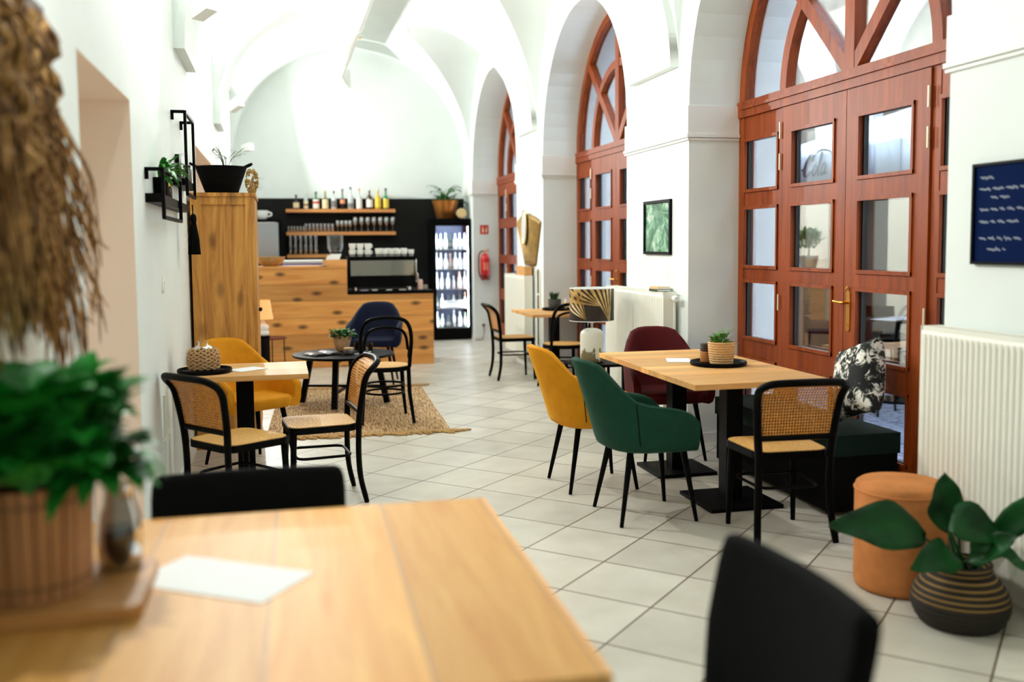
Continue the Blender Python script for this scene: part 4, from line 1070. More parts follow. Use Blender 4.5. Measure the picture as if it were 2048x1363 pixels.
SPEC = [  # x px-free positions along the shelf, radius, height, glass, label, cap, words
 (.278,.044,.205,GLD,(.02,.10,LC),CK,'squat dark bottle with a cream label, at the wardrobe end of the top shelf'),
 (.424,.032,.255,GLC,(.02,.12,LC),CW,'slim clear bottle with two small cream labels on the top bar shelf'),
 (.578,.046,.25,GLG,(.01,.15,LW),CK,'green bottle with white label and red band on the top bar shelf'),
 (.718,.046,.265,GLO,(.01,.15,LC),CG,'olive bottle with a large cream label on the top bar shelf'),
 (.850,.042,.265,GLC,(.03,.13,LG),CK,'clear bottle with a grey label on the top bar shelf'),
 (.983,.036,.30,GLD,(.085,.15,LO),CK,'dark long-necked bottle with an orange label on the top bar shelf'),
 (1.107,.046,.325,GLC,(.02,.09,LG),CK,'tallest bottle of the top bar shelf, clear with black ball stopper'),
 (1.238,.044,.305,GLC,(.01,.17,LW),CC,'clear bottle with white label and orange stopper on the top bar shelf'),
 (1.400,.048,.31,GLB,(.03,.15,LW),CW,'brown bottle with an oval white label on the top bar shelf'),
 (1.530,.050,.315,GLY,(.03,.17,LY),CW,'yellow bottle with a large yellow label on the top bar shelf'),
 (1.655,.046,.31,GLG,(.02,.16,LY),CK,'bright green bottle with a yellow label at the fridge end of the top shelf')]
for k, (x, r, h, gl, lab, cap, words) in enumerate(SPEC):
    t = bottle('spirit_bottle', words, x, SHY-.11, 2.054, bp(r, h, .55 if k != 5 else .42), gl, lab, cap, group='bottles on the top bar shelf')
    if k == 2: MB().lathe([(r+.0025,.085),(r+.0025,.118)], n=16, cap=False).build('red_band', LR, t)
    if k == 1: MB().lathe([(r+.0025,.055),(r+.0025,.075)], n=16, cap=False).build('dark_band', GLB, t)

# glasses
SHINE = glass('bar_glass', (.86,.88,.88,1), .42)
def wineglass(label, x, y, z, s=1.0, group=None, src=[]):
    pr = [(.034,0),(.03,.003),(.005,.008),(.0042,.075),(.012,.085),(.034,.11),(.041,.14),(.037,.19),(.031,.205),(.029,.205),(.035,.188),(.038,.14),(.03,.112),(.008,.09)]
    o = MB().lathe([(r*s, zz*s) for r, zz in pr], n=14).build('wine_glass', SHINE, ang=70); o.location = (x,y,z); return tag(o, label, 'glass', group)
for k in range(7): wineglass('%s large wine glass counted from the fridge end of the second bar shelf' % ORD[6-k], 1.17+.098*k, SHY-.10, 1.7045, 1.12, 'large wine glasses on the second bar shelf')
for k in range(4): wineglass('%s small stemmed glass, in the row of four beside the large wine glasses' % ORD[k], .90+.064*k, SHY-.10, 1.7045, .86, 'small stemmed glasses on the second bar shelf')
for k in range(8): tumbler('drinking_glass', '%s clear tumbler of the middle row on the second bar shelf' % ORD[k], .415+.058*k, SHY-.10, 1.7045, .030, .125, 'tall tumblers on the second bar shelf', 'glass', SHINE)
for k in range(6): tumbler('shot_glass', '%s low glass at the wardrobe end of the second bar shelf' % ORD[k], .15+.046*k, SHY-.10-.02*(k % 2), 1.7045, .022, .085, 'low glasses on the second bar shelf', 'glass', SHINE)
for k in range(6):
    for j in range(2): tumbler('long_glass', '%s tall glass of the %s tier on the lowest bar shelf' % (ORD[k], ['bottom','top'][j]), .17+.078*k, SHY-.11, 1.3565+.151*j, .034, .15, 'tall glasses on the lowest bar shelf', 'glass', SHINE)

# coffee machine
t = thing('coffee_machine', 'wide black and chrome coffee machine with cups on top', 'coffee machine', (1.265,12.42,.9265))
MB().box(-.415,.415,-.13,.25,.045,.175).build('lower_body', BLACK, t, bevel=.01)
MB().box(-.415,.415,-.13,.25,.176,.405).build('upper_body', BLACK, t, bevel=.008)
MB().box(-.40,.40,-.137,-.131,.185,.375).build('mirror_back', plain('polished_back', rgb(150,142,134), .03, 1), t)
MB().box(-.43,.43,-.15,.27,.4055,.425).build('cup_rack', BLACK, t, bevel=.004)
q = MB(); q.tube([(-.42,-.145,.445),(.42,-.145,.445)], .005, 6)
for k in range(6): q.tube([(-.42+.168*k,-.145,.425),(-.42+.168*k,-.145,.445)], .004, 5)
q.build('cup_rail', BLACK, t)
for s in (-1,1): MB().prism(rrect(-.13,.12,.06,.40,.05), lambda a, b: (s*.416,a,b), lambda a, b: (s*.43,a,b)).build('side_cheek', CHROME if s > 0 else BLACK, t)
for sx in (-1,1):
    for sy in (-1,1): MB().lathe([(.022,0),(.017,.045)], (sx*.34,.06+sy*.13,0), 12).build('foot', CHROME, t)
MB().tube([(.435,.0,.22),(.455,-.03,.2),(.46,-.05,.1)], .008, 8).build('steam_wand', CHROME, t)
CUPZ = .9265+.4265
def cup(name, label, x, y, z, r, h, group, handle=True, mat=CERAM, rz=0):
    t = thing(name, label, 'cup', (x,y,z), rz, group)
    MB().lathe([(r*.62,0),(r*.66,.003),(r*.9,h*.5),(r,h),(r*.93,h),(r*.8,h*.5),(r*.5,.008),(.001,.008)], n=18).build('cup_body', mat, t, ang=60)
    if handle: MB().tube(spline([(r*.88,0,h*.78),(r*1.35,0,h*.75),(r*1.4,0,h*.45),(r*.78,0,h*.28)], 4), r*.11, 6).build('handle', mat, t)
    return t
for k in range(6): cup('coffee_cup', '%s white cup in the front row on the coffee machine, counted from the stacked mugs' % ORD[k], 1.215+.083*k, 12.325, CUPZ, .040, .098-.003*k, 'cups in the front row on the coffee machine', True, CERAM, 1.3)
for k in range(3):
    for j in range(2): cup('coffee_mug', '%s mug of the %s tier in the stacked mugs on the coffee machine' % (ORD[k], ['lower','upper'][j]), .895+.096*k, 12.33, CUPZ+.082*j, .046, .081, 'stacked mugs on the coffee machine', k == 2, CERAM, .5)
for k in range(4): cup('coffee_cup', '%s white cup in the second row on the coffee machine, behind the front cups' % ORD[k], 1.25+.10*k, 12.43, CUPZ, .042, .10, 'cups in the second row on the coffee machine', False)
# little things under and beside the machine
for k, (x, c, w) in enumerate(((1.02,rgb(176,160,190),.07),(1.15,rgb(226,222,214),.05),(1.33,rgb(228,226,220),.05),(1.50,rgb(214,200,190),.06))):
    o = MB().lathe([(w*.5,0),(w*.8,.004),(w*.78,.012),(.001,.008)], n=20).build('saucer', plain('saucer_glaze_%d' % k, c, .3), ang=50); o.location = (x,12.20,.926)
    tag(o, ['lilac','first cream','second cream','pinkish'][k]+' saucer under the front of the coffee machine', 'saucer', 'saucers on the low worktop')
o = MB().lathe([(.026,0),(.032,.004),(.032,.11),(.024,.13)], n=18).build('milk_jug', plain('rosy_steel', rgb(216,176,160), .3), ang=50); o.location = (1.735,12.28,.926); tag(o, 'small pinkish jug at the fridge side of the coffee machine', 'jug')
o = MB().box(-.06,.06,-.05,.05,0,.05).build('napkin_box', plain('taupe_box', rgb(168,156,140), .6), bevel=.003); o.location = (1.795,12.5,.926); tag(o, 'low taupe box at the open end of the low worktop', 'box')

# grinder, wooden till box, steel display and bowl on the high part
t = thing('coffee_grinder', 'coffee grinder with a clear bean hopper behind the wooden box', 'grinder', (.70,12.60,.9265))
MB().box(-.085,.085,-.11,.11,0,.42).build('grinder_body', BLACK, t, bevel=.01)
MB().lathe([(.05,.421),(.055,.45),(.100,.53),(.104,.69),(.10,.695)], n=28).build('hopper', CLEAR, t, ang=60)
MB().lathe([(.048,.43),(.05,.452),(.07,.49),(.001,.50)], n=20).build('coffee_beans', plain('roasted_beans', rgb(22,15,12), .6, noise=.4, nscale=200), t)
MB().lathe([(.106,.696),(.104,.708),(.02,.712)], n=28).build('lid', CLEAR, t)
t = thing('wooden_box', 'small pale wooden box with white napkins on the high bar top', 'box', (.67,12.25,1.248))
MB().box(-.145,.145,-.07,.07,0,.07).build('box_body', plain('box_birch', rgb(222,168,104), .55, noise=.1), t, bevel=.003)
q = MB(); q.box(-.10,.06,-.055,.055,.071,.10).box(-.085,.07,-.05,.05,.10,.125).box(-.05,.08,-.045,.045,.125,.14); q.build('napkins', PAPER, t)
t = thing('display_case', 'low lilac glass display unit with white top behind the high bar top', 'display', (.40,13.3,.0))
MB().box(-.37,.46,-.25,.25,.001,1.12).build('cabinet', BLACKP, t); MB().box(-.36,.45,-.24,.24,1.1205,1.27).build('display_front', plain('lilac_steel', rgb(170,164,206), .35), t); MB().box(-.37,.46,-.25,.25,1.2705,1.30).build('display_top', WHITE2, t, bevel=.003)
t = thing('bowl', 'shallow mosaic-patterned wooden bowl at the wardrobe end of the high bar top', 'bowl', (-.10,12.25,1.248))
mo = NT('mosaic_shell'); vo = mo.n('TexVoronoi', Scale=60.0); mo.l(mo.coord(), vo.inputs['Vector']); mo.l(mo.ramp(mo.math('FRACT', mo.math('MULTIPLY', vo.outputs['Distance'], 3.0)), [(0,rgb(120,78,36)), (1,rgb(214,170,104))]), mo.b.inputs['Base Color']); mo.b.inputs['Roughness'].default_value = .3
MB().lathe([(.08,0),(.11,.006),(.155,.06),(.178,.115),(.168,.115),(.14,.06),(.09,.016),(.001,.014)], n=40).build('bowl_body', mo.m, t, ang=60)
# oven with a cup on top, on the back counter
t = thing('oven', 'black oven with window reflection coloured into its glass door at the back wall behind the bar', 'oven', (-.20,15.17,.906))
MB().box(-.26,.25,-.19,.28,.0,.985).build('oven_body', BLACK, t, bevel=.008)
MB().box(-.23,.20,-.205,-.191,.42,.93).build('oven_door', plain('oven_door_reflection', rgb(176,184,196), .22, .9), t, bevel=.004)  # pale metal colour stands in for windows reflected in the glass
MB().tube([(-.20,-.23,.93),(.17,-.23,.93)], .008, 8).build('handle', CHROME, t)
cup('giant_cup', 'oversized white cup standing on the black oven', -.235, 15.12, 1.892, .098, .13, None)

# ---------------------------------------------------------------- glass-door fridge
FX, FY = 2.62, 14.96
t = thing('drinks_fridge', 'tall black glass-door drinks fridge lit from inside', 'fridge', (FX,FY,0))
q = MB(); w = .298
q.box(-w,-w+.033,.02,.56,.001,1.895).box(w-.033,w,.02,.56,.001,1.895).box(-w+.035,w-.035,.02,.56,.001,.17).box(-w+.035,w-.035,.02,.56,1.80,1.895).box(-w+.035,w-.035,.53,.56,.17,1.80)
q.build('cabinet', BLACK, t, bevel=.004)
FW = plain('fridge_liner', rgb(70,84,130), .4)
MB().box(-w+.037,w-.037,.522,.529,.172,1.798).build('liner', FW, t)
q = MB(); q.box(-w,-w+.045,-.02,.018,.03,1.89).box(w-.045,w,-.02,.018,.03,1.89).box(-w+.045,w-.045,-.02,.018,.03,.19).box(-w+.045,w-.045,-.02,.018,1.78,1.89)
d = q.build('door', BLACK, t, bevel=.004)
MB().box(-w+.04,w-.04,-.002,.002,.19,1.80).build('pane', PANE, d)
MB().box(-w+.005,-w+.02,-.045,-.021,.75,1.25).build('handle', BLACK, d)
FS = [.20,.50,.80,1.11,1.42]
for z in FS: MB().box(-w+.037,w-.037,.06,.52,z-.012,z).build('shelf', STEEL, t)
LED = plain('fridge_light', (.80,.90,1,1), .5, emit=60)
for s in (-1,1): MB().box(*sorted((s*(w-.042),s*(w-.036))),.024,.045,.2,1.77).build('light_strip', LED, t)
MB().box(-w+.06,w-.06,.024,.045,1.785,1.797).build('light_strip', LED, t)
BW = plain('pale_bottle', rgb(226,236,244), .2); BG2 = plain('pale_green_bottle', rgb(196,222,190), .2); BO = plain('peach_bottle', rgb(236,196,176), .25); BD = plain('dark_fridge_bottle', rgb(40,60,50), .2)
rows = [(.20,'lowest',[(BW,.24),(BG2,.20),(BD,.18),(BW,.26),(BW,.24),(BG2,.22)]), (.50,'second',[(BD,.2),(BW,.22),(BD,.2),(BW,.2),(BD,.21),(BO,.24)]),
        (.80,'middle',[(BW,.26),(BW,.25),(BW,.25),(BW,.2),(BO,.27),(BW,.28)]), (1.11,'fourth',[(BW,.26),(BW,.25),(BW,.24),(BO,.24),(BW,.26),(BW,.25),(BW,.25)]), (1.42,'top',[(BW,.24),(BW,.24),(BG2,.25),(BD,.24),(BW,.24),(BW,.25),(BW,.25)])]
cname = {BW.name:'pale', BG2.name:'light green', BO.name:'peach', BD.name:'dark green'}
for z, nm, lst in rows:
    for k, (m_, h) in enumerate(lst):
        x = FX-.225+.45*k/(len(lst)-1)
        bottle('drink_bottle', '%s bottle, %s from the bar side on the %s fridge shelf' % (cname[m_.name], ORD[k], nm), x, FY+.14+.03*(k % 2), z+.001, bp(.030, h, .55, .36), m_, (h*.15,h*.42,LW if m_ is not BD else LG), None, group='bottles on the %s fridge shelf' % nm, n=10)
t = thing('drinks_carton', 'long white carton standing across the second fridge shelf', 'carton', (FX+.02,FY+.10,.501))
MB().box(-.19,.21,-.03,0,.0,.115).build('carton_body', PAPER, t, bevel=.002); MB().box(-.19,.21,-.032,-.0305,.085,.095).build('carton_stripe', LG, t)
# on the fridge
t = thing('potted_plant', 'trailing plant in a copper pot on the drinks fridge', 'plant', (2.565,15.22,1.896))
MB().lathe([(.13,0),(.138,.006),(.185,.20),(.208,.285),(.196,.285),(.18,.24)], n=36).build('pot', plain('copper', rgb(216,140,70), .3, .8, noise=.25, nscale=8), t, ang=60)
MB().lathe([(.001,.25),(.185,.25)], n=20, cap=False).build('soil', SOIL, t)
q = MB(); bush(q, (0,0,.28), 60, .15, .12, .045, .4, 1.0, 13)
for tip, d in stems(q, (0,0,.25), 12, .22, .26, .004, 17):
    leaf(q, tip, (d.x+.2, d.y, .15), .13, .055, .9, 5); leaf(q, tip-d*.05, (-d.y, d.x, .3), .10, .045, .9, 4)
for k in range(5): leaf(q, (.15+.02*k,-.08,.27), (.9,-.3+.12*k,.05), .17, .05, .6+.3*k, 5)
q.build('foliage', LEAF, t)
t = thing('round_plaque', 'small round cream disc leaning beside the copper pot on the fridge', 'plaque', (2.79,15.03,1.976))
MB().lathe([(.072,-.008),(.08,0),(.072,.008)], M=Matrix.Rotation(PI/2-.12,4,'X'), n=32).build('disc', plain('cream_wood_disc', rgb(226,196,140), .5), t)
MB().box(-.03,.03,-.01,.04,-.079,-.070).build('stand', BLACK, t)
# extinguisher, sign, socket on the pier beside the fridge
PY = 14.82
t = thing('fire_extinguisher', 'red fire extinguisher hanging on the white pier beside the fridge', 'fire extinguisher', (3.095,PY-.085,.945))
ER = plain('signal_red', rgb(206,28,22), .3)
MB().lathe([(.066,.075),(.07,.08),(.07,.32),(.060,.365),(.030,.40),(.02,.41)], n=28).build('cylinder', ER, t, ang=60)
MB().lathe([(.066,0),(.07,.008),(.07,.074),(.066,.0745)], n=28).build('foot_ring', plain('dark_red_ring', rgb(120,20,18), .4), t)
MB().lathe([(.016,.41),(.018,.44),(.012,.455)], n=14).build('valve', GOLD, t)
q = MB(); q.bar((-.01,0,.455),(.065,0,.468),.02,.008).bar((-.01,0,.44),(.06,0,.44),.02,.008); q.build('lever', ER, t)
MB().tube(spline([(-.015,0,.44),(-.07,-.01,.43),(-.10,-.01,.36),(-.105,-.01,.22),(-.098,-.01,.1),(-.08,-.01,.04)], 5), .011, 8).build('hose', RUBBER, t)
MB().prism(arc((0,0),.0713,-2.2,-.95,10,lambda a,b:(a,b))+arc((0,0),.0705,-.95,-2.2,10,lambda a,b:(a,b)), lambda a,b:(a,b,.15), lambda a,b:(a,b,.27)).build('instruction_label', plain('pale_red_label', rgb(232,120,96), .5), t)
MB().box(-.02,.02,.071,.0845,.25,.32).build('wall_bracket', BLACK, t)
t = thing('safety_sign', 'square red fire extinguisher sign on the white pier', 'sign', (3.105,PY-.0005,1.717))
MB().box(-.066,.066,-.004,0,-.07,.07).build('plate', ER, t)
q = MB(); SW = plain('sign_cream', rgb(246,226,190), .6)
q.prism(rrect(-.036,-.008,-.048,.026,.010), lambda a,b:(a,-.0052,b), lambda a,b:(a,-.0042,b)).box(-.027,-.017,-.0052,-.0042,.028,.046).box(-.04,-.02,-.0052,-.0042,.044,.050)
q.prism([(.020,-.05),(.036,-.05),(.044,-.02),(.040,.02),(.048,.046),(.034,.03),(.026,.05),(.028,.02),(.016,-.01)], lambda a,b:(a,-.0052,b), lambda a,b:(a,-.0042,b)); q.build('pictogram', SW, t)
t = thing('wall_socket', 'white wall socket with a black plug low on the pier beside the fridge', 'socket', (3.075,PY-.0005,.235))
MB().box(-.04,.04,-.010,0,-.04,.04).build('plate', WHITE2, t, bevel=.003); MB().lathe([(.022,0),(.018,.035)], M=Matrix.Translation((0,-.0105,.0)) @ Matrix.Rotation(PI/2,4,'X'), n=16).build('plug', RUBBER, t)
MB().tube(spline([(0,-.04,-.01),(.0,-.05,-.10),(-.01,-.04,-.19),(-.03,-.04,-.222),(-.10,-.02,-.226),(-.135,.0,-.226)], 5), .006, 6).build('power_cord', plain('grey_cord', rgb(80,78,74), .6), t)

# small lamp, pedestal and tray table between wardrobe and bar
t = thing('pedestal', 'black cylindrical pedestal behind the wardrobe carrying the small lamp', 'pedestal', (-.185,11.05,0))
MB().lathe([(.062,.001),(.062,.485),(.058,.49)], n=28).build('body', BLACK, t, ang=50); MB().lathe([(.068,.4905),(.068,.505)], n=28).build('top', BLACK, t)
t = thing('table_lamp', 'small lamp with peach shade and white foot between wardrobe and bar', 'lamp', (-.19,11.05,.506))
MB().lathe([(.045,0),(.055,.006),(.062,.03),(.058,.05),(.05,.055),(.06,.07),(.064,.10),(.05,.125),(.022,.135),(.02,.165)], n=28).build('foot', CERAM, t, ang=60)
MB().lathe([(.006,.165),(.006,.33)], n=8).build('stem', CHROME, t)
MB().lathe([(.112,.185),(.080,.395)], n=36, cap=False).build('lamp_shade', plain('peach_shade', rgb(240,178,112), .7, emit=.25), t)
t = thing('tray_table', 'small reddish-brown tray table in front of the bar', 'table', (-.075,11.3,0))
MB().lathe([(.12,.44),(.135,.442),(.138,.462),(.132,.462),(.128,.448),(.001,.448)], n=32).build('tray', plain('rust_tray', rgb(132,66,46), .5), t, ang=50)
for k in range(3): a = 2*PI*k/3+.3; MB().tube([(.11*cos(a),.11*sin(a),.44),(.118*cos(a),.118*sin(a),.001)], .006, 8).build('leg', BLACK, t)
t = thing('candle_lantern', 'small wooden candle lantern beside the end of the wardrobe', 'lantern', (-.285,10.75,0))
q = MB()
for sx in (-1,1):
    for sy in (-1,1): q.box(sx*.045-.006,sx*.045+.006,sy*.045-.006,sy*.045+.006,.03,.50)
q.box(-.055,.055,-.055,.055,.001,.03).box(-.058,.058,-.058,.058,.50,.525); q.build('frame', plain('lantern_wood', rgb(176,124,74), .6), t)
MB().lathe([(.025,.031),(.025,.16)], n=16).build('candle', PAPER, t); MB().box(-.038,.038,-.038,.038,.035,.498).build('glazing', CLEAR, t)

# ---------------------------------------------------------------- ventilation duct under the vault
t = thing('ceiling_duct', 'white spiral ventilation duct hanging under the vault', 'duct', (.905,0,4.06))
prof = []
for k in range(int(11.2/.055)+1): prof.append((.116+(.003 if k % 2 else 0), 3.6+.055*k))
MB().lathe(prof, M=Matrix.Rotation(-PI/2,4,'X'), n=32).build('spiral_pipe', WHITE2, t, ang=80)
q = MB()
for y in (5.6,8.6,11.6,13.6): q.lathe([(.121,y),(.128,y+.01),(.128,y+.05),(.121,y+.06)], M=Matrix.Rotation(-PI/2,4,'X'), n=32)
q.build('joint_collar', WHITE2, t, ang=50)
q = MB()
R0 = [(.118*cos(2*PI*k/32), 14.8, .118*sin(2*PI*k/32)) for k in range(32)]
def sq(k): a = 2*PI*k/32; s = 1/max(abs(cos(a)), abs(sin(a))); return (.20*s*cos(a), 15.15, -.06+.14*s*sin(a))
q.grid([R0, [tuple(a*.5+b*.5 for a, b in zip(R0[k], sq(k))) for k in range(32)], [sq(k) for k in range(32)]], closed=True)
q.build('outlet_hood', WHITE2, t, ang=60)
q = MB(); q.box(-.22,.22,15.15,15.19,-.215,-.195).box(-.22,.22,15.15,15.19,.075,.095).box(-.22,-.2,15.15,15.19,-.195,.075).box(.2,.22,15.15,15.19,-.195,.075)
for k in range(6): q.box(-.2,.2,15.155,15.185,-.18+.045*k,-.172+.045*k)
q.build('outlet_grille', WHITE2, t)
for y in (5.2,8.4,11.4,14.3):
    MB().tube([(.0,y,.118),(.0,y,.455)], .006, 6).build('hanger_rod', STEEL, t)
    MB().box(.02,.36,y-.02,y+.02,.40,.425).build('hanger_bracket', WHITE2, t)
    MB().lathe([(.03,.385),(.034,.40)], (.30,y,0), 12).build('fixing', GOLD, t)

# ---------------------------------------------------------------- things standing outside
t = thing('parasol', 'large white parasol with dark script on its edge, outside the door', 'parasol', (6.45,8.55,0))
W = 1.45; PC = plain('parasol_canvas', rgb(226,234,244), .8); q = MB()
for k in range(4):
    a, b = [(-W,-W),(W,-W),(W,W),(-W,W),(-W,-W)][k:k+2]
    q.grid([[(a[0]*f+(b[0]-a[0])*f*j/8, a[1]*f+(b[1]-a[1])*f*j/8, 2.92-.58*f-.03*sin(PI*j/8)*f) for j in range(9)] for f in (.02,.35,.7,1)])
o = q.build('canopy', PC, t, ang=20); md = o.modifiers.new('Thick','SOLIDIFY'); md.thickness = .004
q = MB()
for k in range(4):
    a, b = [(-W,-W),(W,-W),(W,W),(-W,W),(-W,-W)][k:k+2]
    q.grid([[(a[0]+(b[0]-a[0])*j/16, a[1]+(b[1]-a[1])*j/16, z - (.02*abs(sin(PI*j/4)) if z < 2.2 else .03*sin(PI*j/16))) for j in range(17)] for z in (2.34,2.20,2.06)])
o = q.build('valance', plain('shaded_valance_canvas', rgb(196,206,216), .8), t, ang=20); md = o.modifiers.new('Thick','SOLIDIFY'); md.thickness = .004  # greyer than the canopy, the valance's shade is in its colour
MB().lathe([(.028,.05),(.028,2.9)], n=16).build('pole', WHITE2, t); MB().lathe([(.28,-.099),(.28,-.04),(.05,.05)], n=28).build('base', BLACK, t)
# flowing script on the edge facing the door: drawn stroke by stroke
SCR = plain('script_ink', rgb(64,70,80), .7)
def script(strokes, u0, v0, sc, sx):
    q = MB()
    for pts, wd in strokes:
        P = spline([(0, -(u0+sx*x+.25*sc*y), v0+sc*y) for x, y in pts], 6)
        n = len(P); q.tube([(-W-.012, p.y, p.z) for p in P], [1.15*sc*wd*(.35+.65*sin(PI*min(1,max(0,(i+.6)/n)))) for i in range(n)], 6, flat=.25)
    return q
C_ = lambda x: ([(x+.60,.60),(x+.60,.84),(x+.36,.86),(x+.10,.56),(x+.02,.24),(x+.16,.0),(x+.40,.04),(x+.56,.22)], .05)
o_ = lambda x: ([(x+.22,.45),(x+.08,.36),(x+.04,.14),(x+.14,.01),(x+.28,.10),(x+.32,.32),(x+.20,.45)], .038)
c_1 = lambda x: ([(x+.30,.36),(x+.20,.45),(x+.07,.34),(x+.04,.13),(x+.14,.01),(x+.32,.10)], .038)
a_ = lambda x: ([(x+.30,.42),(x+.18,.46),(x+.05,.32),(x+.04,.10),(x+.14,.01),(x+.27,.16),(x+.30,.42),(x+.30,.12),(x+.38,.01),(x+.48,.10)], .038)
l_ = lambda x: ([(x+.02,.12),(x+.16,.5),(x+.24,.84),(x+.16,.90),(x+.10,.6),(x+.10,.14),(x+.18,.01),(x+.30,.12)], .038)
ST = [C_(-.1), o_(.62), c_1(1.02), a_(1.40), ([(1.92,.28),(2.04,.30)], .045), C_(2.12), o_(2.80), l_(3.16), a_(3.46), ([(2.74,.74),(2.95,.90),(3.3,1.0),(3.9,.90),(4.2,.70)], .032), ([(.1,.0),(-.05,-.22),(.5,-.30),(1.4,-.14),(2.0,-.20)], .03)]
# the words run towards the camera side of that edge
script(ST, -.575, 2.12, .235, .235).build('lettering', SCR, t)
t = thing('planter_crate', 'dark wooden crate by the outside wall', 'crate', (7.25,12.36,-.099))
q = MB(); q.box(-.28,.28,-.36,.36,0,1.13); q.build('crate_body', plain('crate_wood', rgb(128,96,60), .8, noise=.2), t, bevel=.01)
t = thing('potted_tree', 'small round-crowned potted tree on a crate outside the glazed door', 'tree', (7.25,12.36,1.0315))
MB().lathe([(.09,0),(.14,.26),(.125,.26),(.11,.2)], n=24).build('pot', plain('grey_tree_pot', rgb(140,128,104), .8), t, ang=50)
MB().tube([(0,0,.2),(.01,0,.35),(0,.01,.45)], [.012,.01,.008], 8).build('trunk', plain('bark', rgb(96,76,52), .9), t)
q = MB(); bush(q, (0,0,.40), 240, .17, .07, .04, 1.1, .6, 31); bush(q, (0,0,.50), 120, .13, .07, .04, .9, .6, 32); q.build('foliage', LEAF, t)
def out_table(label, x, y):
    t = thing('terrace_table', label, 'table', (x,y,-.099), .3, 'terrace tables')
    MB().lathe([(.36,.80),(.37,.82)], n=32).build('tabletop', BLACK, t); MB().lathe([(.03,.02),(.03,.80)], n=12).build('column', BLACK, t); MB().lathe([(.22,.001),(.22,.02)], n=28).build('base_plate', BLACK, t); return t
out_table('round black terrace table with pale papers, outside the door', 5.95, 8.45)
card('white menu sheet spread on the black terrace table outside', 5.85, 8.42, .7225, .34, .26, .4); card('second white sheet on the terrace table outside', 6.12, 8.58, .7225, .22, .28, .1)
def out_chair(label, x, y, rz):
    t = thing('terrace_chair', label, 'chair', (x,y,-.099), rz, 'terrace chairs')
    MB().box(-.21,.21,-.21,.21,.44,.47).build('seat', BLACK, t, bevel=.01)
    for sx in (-1,1):
        for sy in (-1,1): MB().tube([(sx*.18,sy*.18,.44),(sx*.21,sy*.21,.001)], .013, 8).build('leg', BLACK, t)
    q = MB(); q.grid([[(-.20-.07*f-.05*(1-u*u), .22*u, .47+.40*f) for u in (-1,-.6,-.2,.2,.6,1)] for f in (0,.3,.6,1)]); o = q.build('backrest', BLACK, t); md = o.modifiers.new('Thick','SOLIDIFY'); md.thickness = .02
    return t
out_chair('black terrace chair behind the papers on the outside table', 6.3, 9.3, -2.0); out_chair('black terrace chair on the door side of the outside table', 5.3, 8.0, .6); out_chair('black terrace chair near the outside wall, seen through the first leaf', 6.7, 11.0, 2.6)
# ================================================================ ON THE BIG FOREGROUND TABLE
t = thing('serving_board', 'blurred thick wooden board under the planter on the big oak table', 'board', (-.462,2.195,.7516))
MB().prism(rrect(-.165,.172,-.165,.165,.03), lambda a,b:(a,b,0), lambda a,b:(a,b,.028)).build('board', wood('board_wood', rgb(206,150,88), rgb(170,112,56), 0, 1, .5), t, bevel=.004)
t = thing('potted_plant', 'blurred bright green plant in a slatted wooden planter, closest to the camera', 'plant', (-.515,2.185,.7805))
q = MB()
for k in range(26):
    a = 2*PI*k/26; M = Matrix.Rotation(a,4,'Z') @ Matrix.Translation((.104,0,0)) @ Matrix.Rotation(.045,4,'Y')
    q.box(-.004,.005,-.0118,.0118,.0,.235,M)
q.build('slatted_planter', wood('planter_wood', rgb(196,142,94), rgb(140,88,50), 2, 1, .6), t)
MB().lathe([(.10,.001),(.108,.20)], n=26).build('soil', SOIL, t)
for z in (.03,.20): MB().lathe([(.111+z*.05,z),(.111+z*.05,z+.006)], n=30, cap=False).build('band', plain('planter_band', rgb(120,84,52), .7), t)
q = MB(); bush(q, (0,0,.265), 420, .165, .10, .085, .9, 1.0, 41); bush(q, (.12,-.02,.25), 30, .05, .13, .055, .2, 1.6, 42)
for v in q.bm.verts: v.co.x = max(v.co.x, -.118)
q.build('foliage', plain('vivid_leaf', rgb(18,124,32), .5, noise=.5, nscale=14), t)
t = thing('storage_jar', 'blurred dark glass jar beside the slatted planter', 'jar', (-.366,2.30,.7805))
MB().lathe([(.038,0),(.047,.006),(.050,.07),(.044,.12),(.034,.15),(.032,.175),(.038,.188)], n=26, cap=False).build('body', GREYGL, t, ang=60)
MB().lathe([(.036,.002),(.044,.008),(.046,.07),(.044,.09),(.001,.092)], n=26).build('contents', plain('dark_contents', rgb(44,38,32), .6, noise=.4, nscale=60), t)
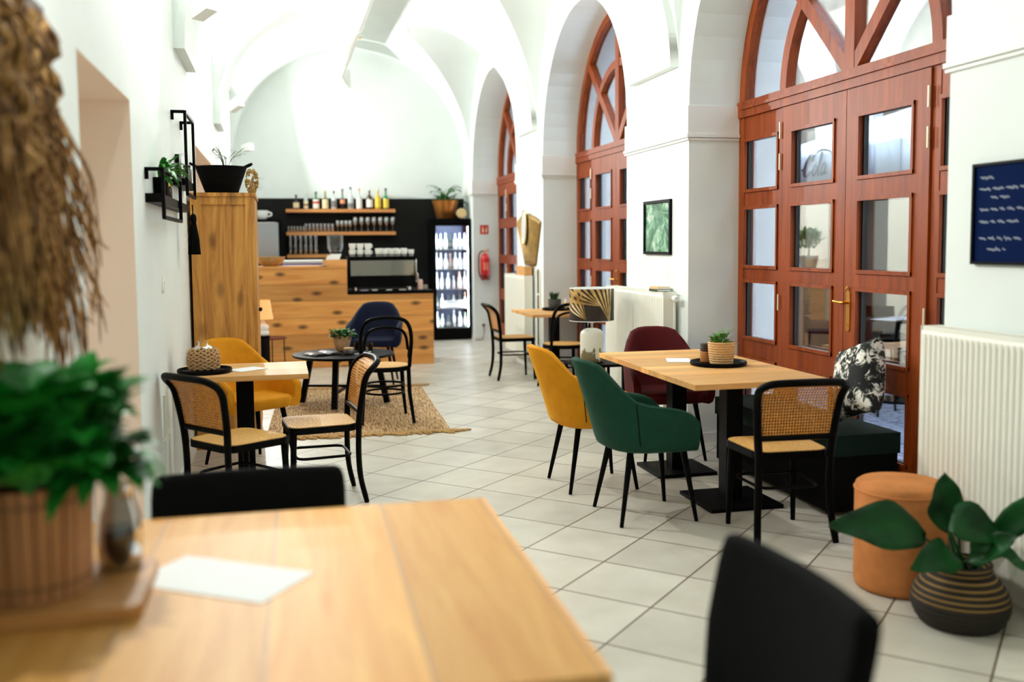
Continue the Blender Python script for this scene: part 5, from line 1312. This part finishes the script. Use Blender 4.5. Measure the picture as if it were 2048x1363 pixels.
card('white folded card on the big oak table closest to the camera', -.145, 2.245, .7505, .36, .205, -.60)
# ================================================================ LIGHT AND CAMERA
spot('white cube spotlight above the wall shelves, top of the near arch', -.43, 6.71, 3.04, (.60,-.55,.30), 56)
spot('white cube spotlight above the wardrobe, at the second arch', -.40, 10.79, 2.985, (.60,-.45,.35), 62)
spot('white cube spotlight at the far end of the wall near the bar', -.40, 14.84, 2.93, (.8,-.75,.15), 55)
spot('added spotlight out of view on the first arch, brightening the foreground table', -.43, 2.66, 3.04, (.50,-.15,-.85), 12)  # extra lamp above the view, added to brighten the foreground
wd = bpy.data.worlds.new('daylight'); SC.world = wd; wd.use_nodes = True
bg = wd.node_tree.nodes['Background']; bg.inputs['Color'].default_value = (.64,.79,1,1); bg.inputs['Strength'].default_value = 10
cam = bpy.data.cameras.new('camera'); co = bpy.data.objects.new('camera', cam); COL.objects.link(co); SC.camera = co
f, yaw, pit, roll, cx, cy = 1942.45, .2383, .0759, -.0083, 1031.9, 634.25
fw = Vector((sin(yaw)*cos(pit), cos(yaw)*cos(pit), -sin(pit))); r = Vector((cos(yaw), -sin(yaw), 0)); u = r.cross(fw)
R = r*cos(roll)+u*sin(roll); U = -r*sin(roll)+u*cos(roll)
co.matrix_world = Matrix(((R.x,U.x,-fw.x,0),(R.y,U.y,-fw.y,0),(R.z,U.z,-fw.z,1.5),(0,0,0,1)))
cam.sensor_width = 36; cam.lens = f/2048*36; cam.shift_x = (1024-cx)/2048; cam.shift_y = (cy-681.5)/2048
cam.dof.use_dof = True; cam.dof.focus_distance = 6.4; cam.dof.aperture_fstop = 1.2; cam.clip_end = 200
SC.view_settings.view_transform = 'Standard'; SC.view_settings.look = 'None'; SC.view_settings.gamma = 1; SC.view_settings.exposure = 1.0
SC.cycles.max_bounces = 10; SC.cycles.diffuse_bounces = 6; SC.cycles.transparent_max_bounces = 24; SC.cycles.sample_clamp_indirect = 6
SC.cycles.caustics_reflective = False; SC.cycles.caustics_refractive = False; SC.cycles.use_denoising = True
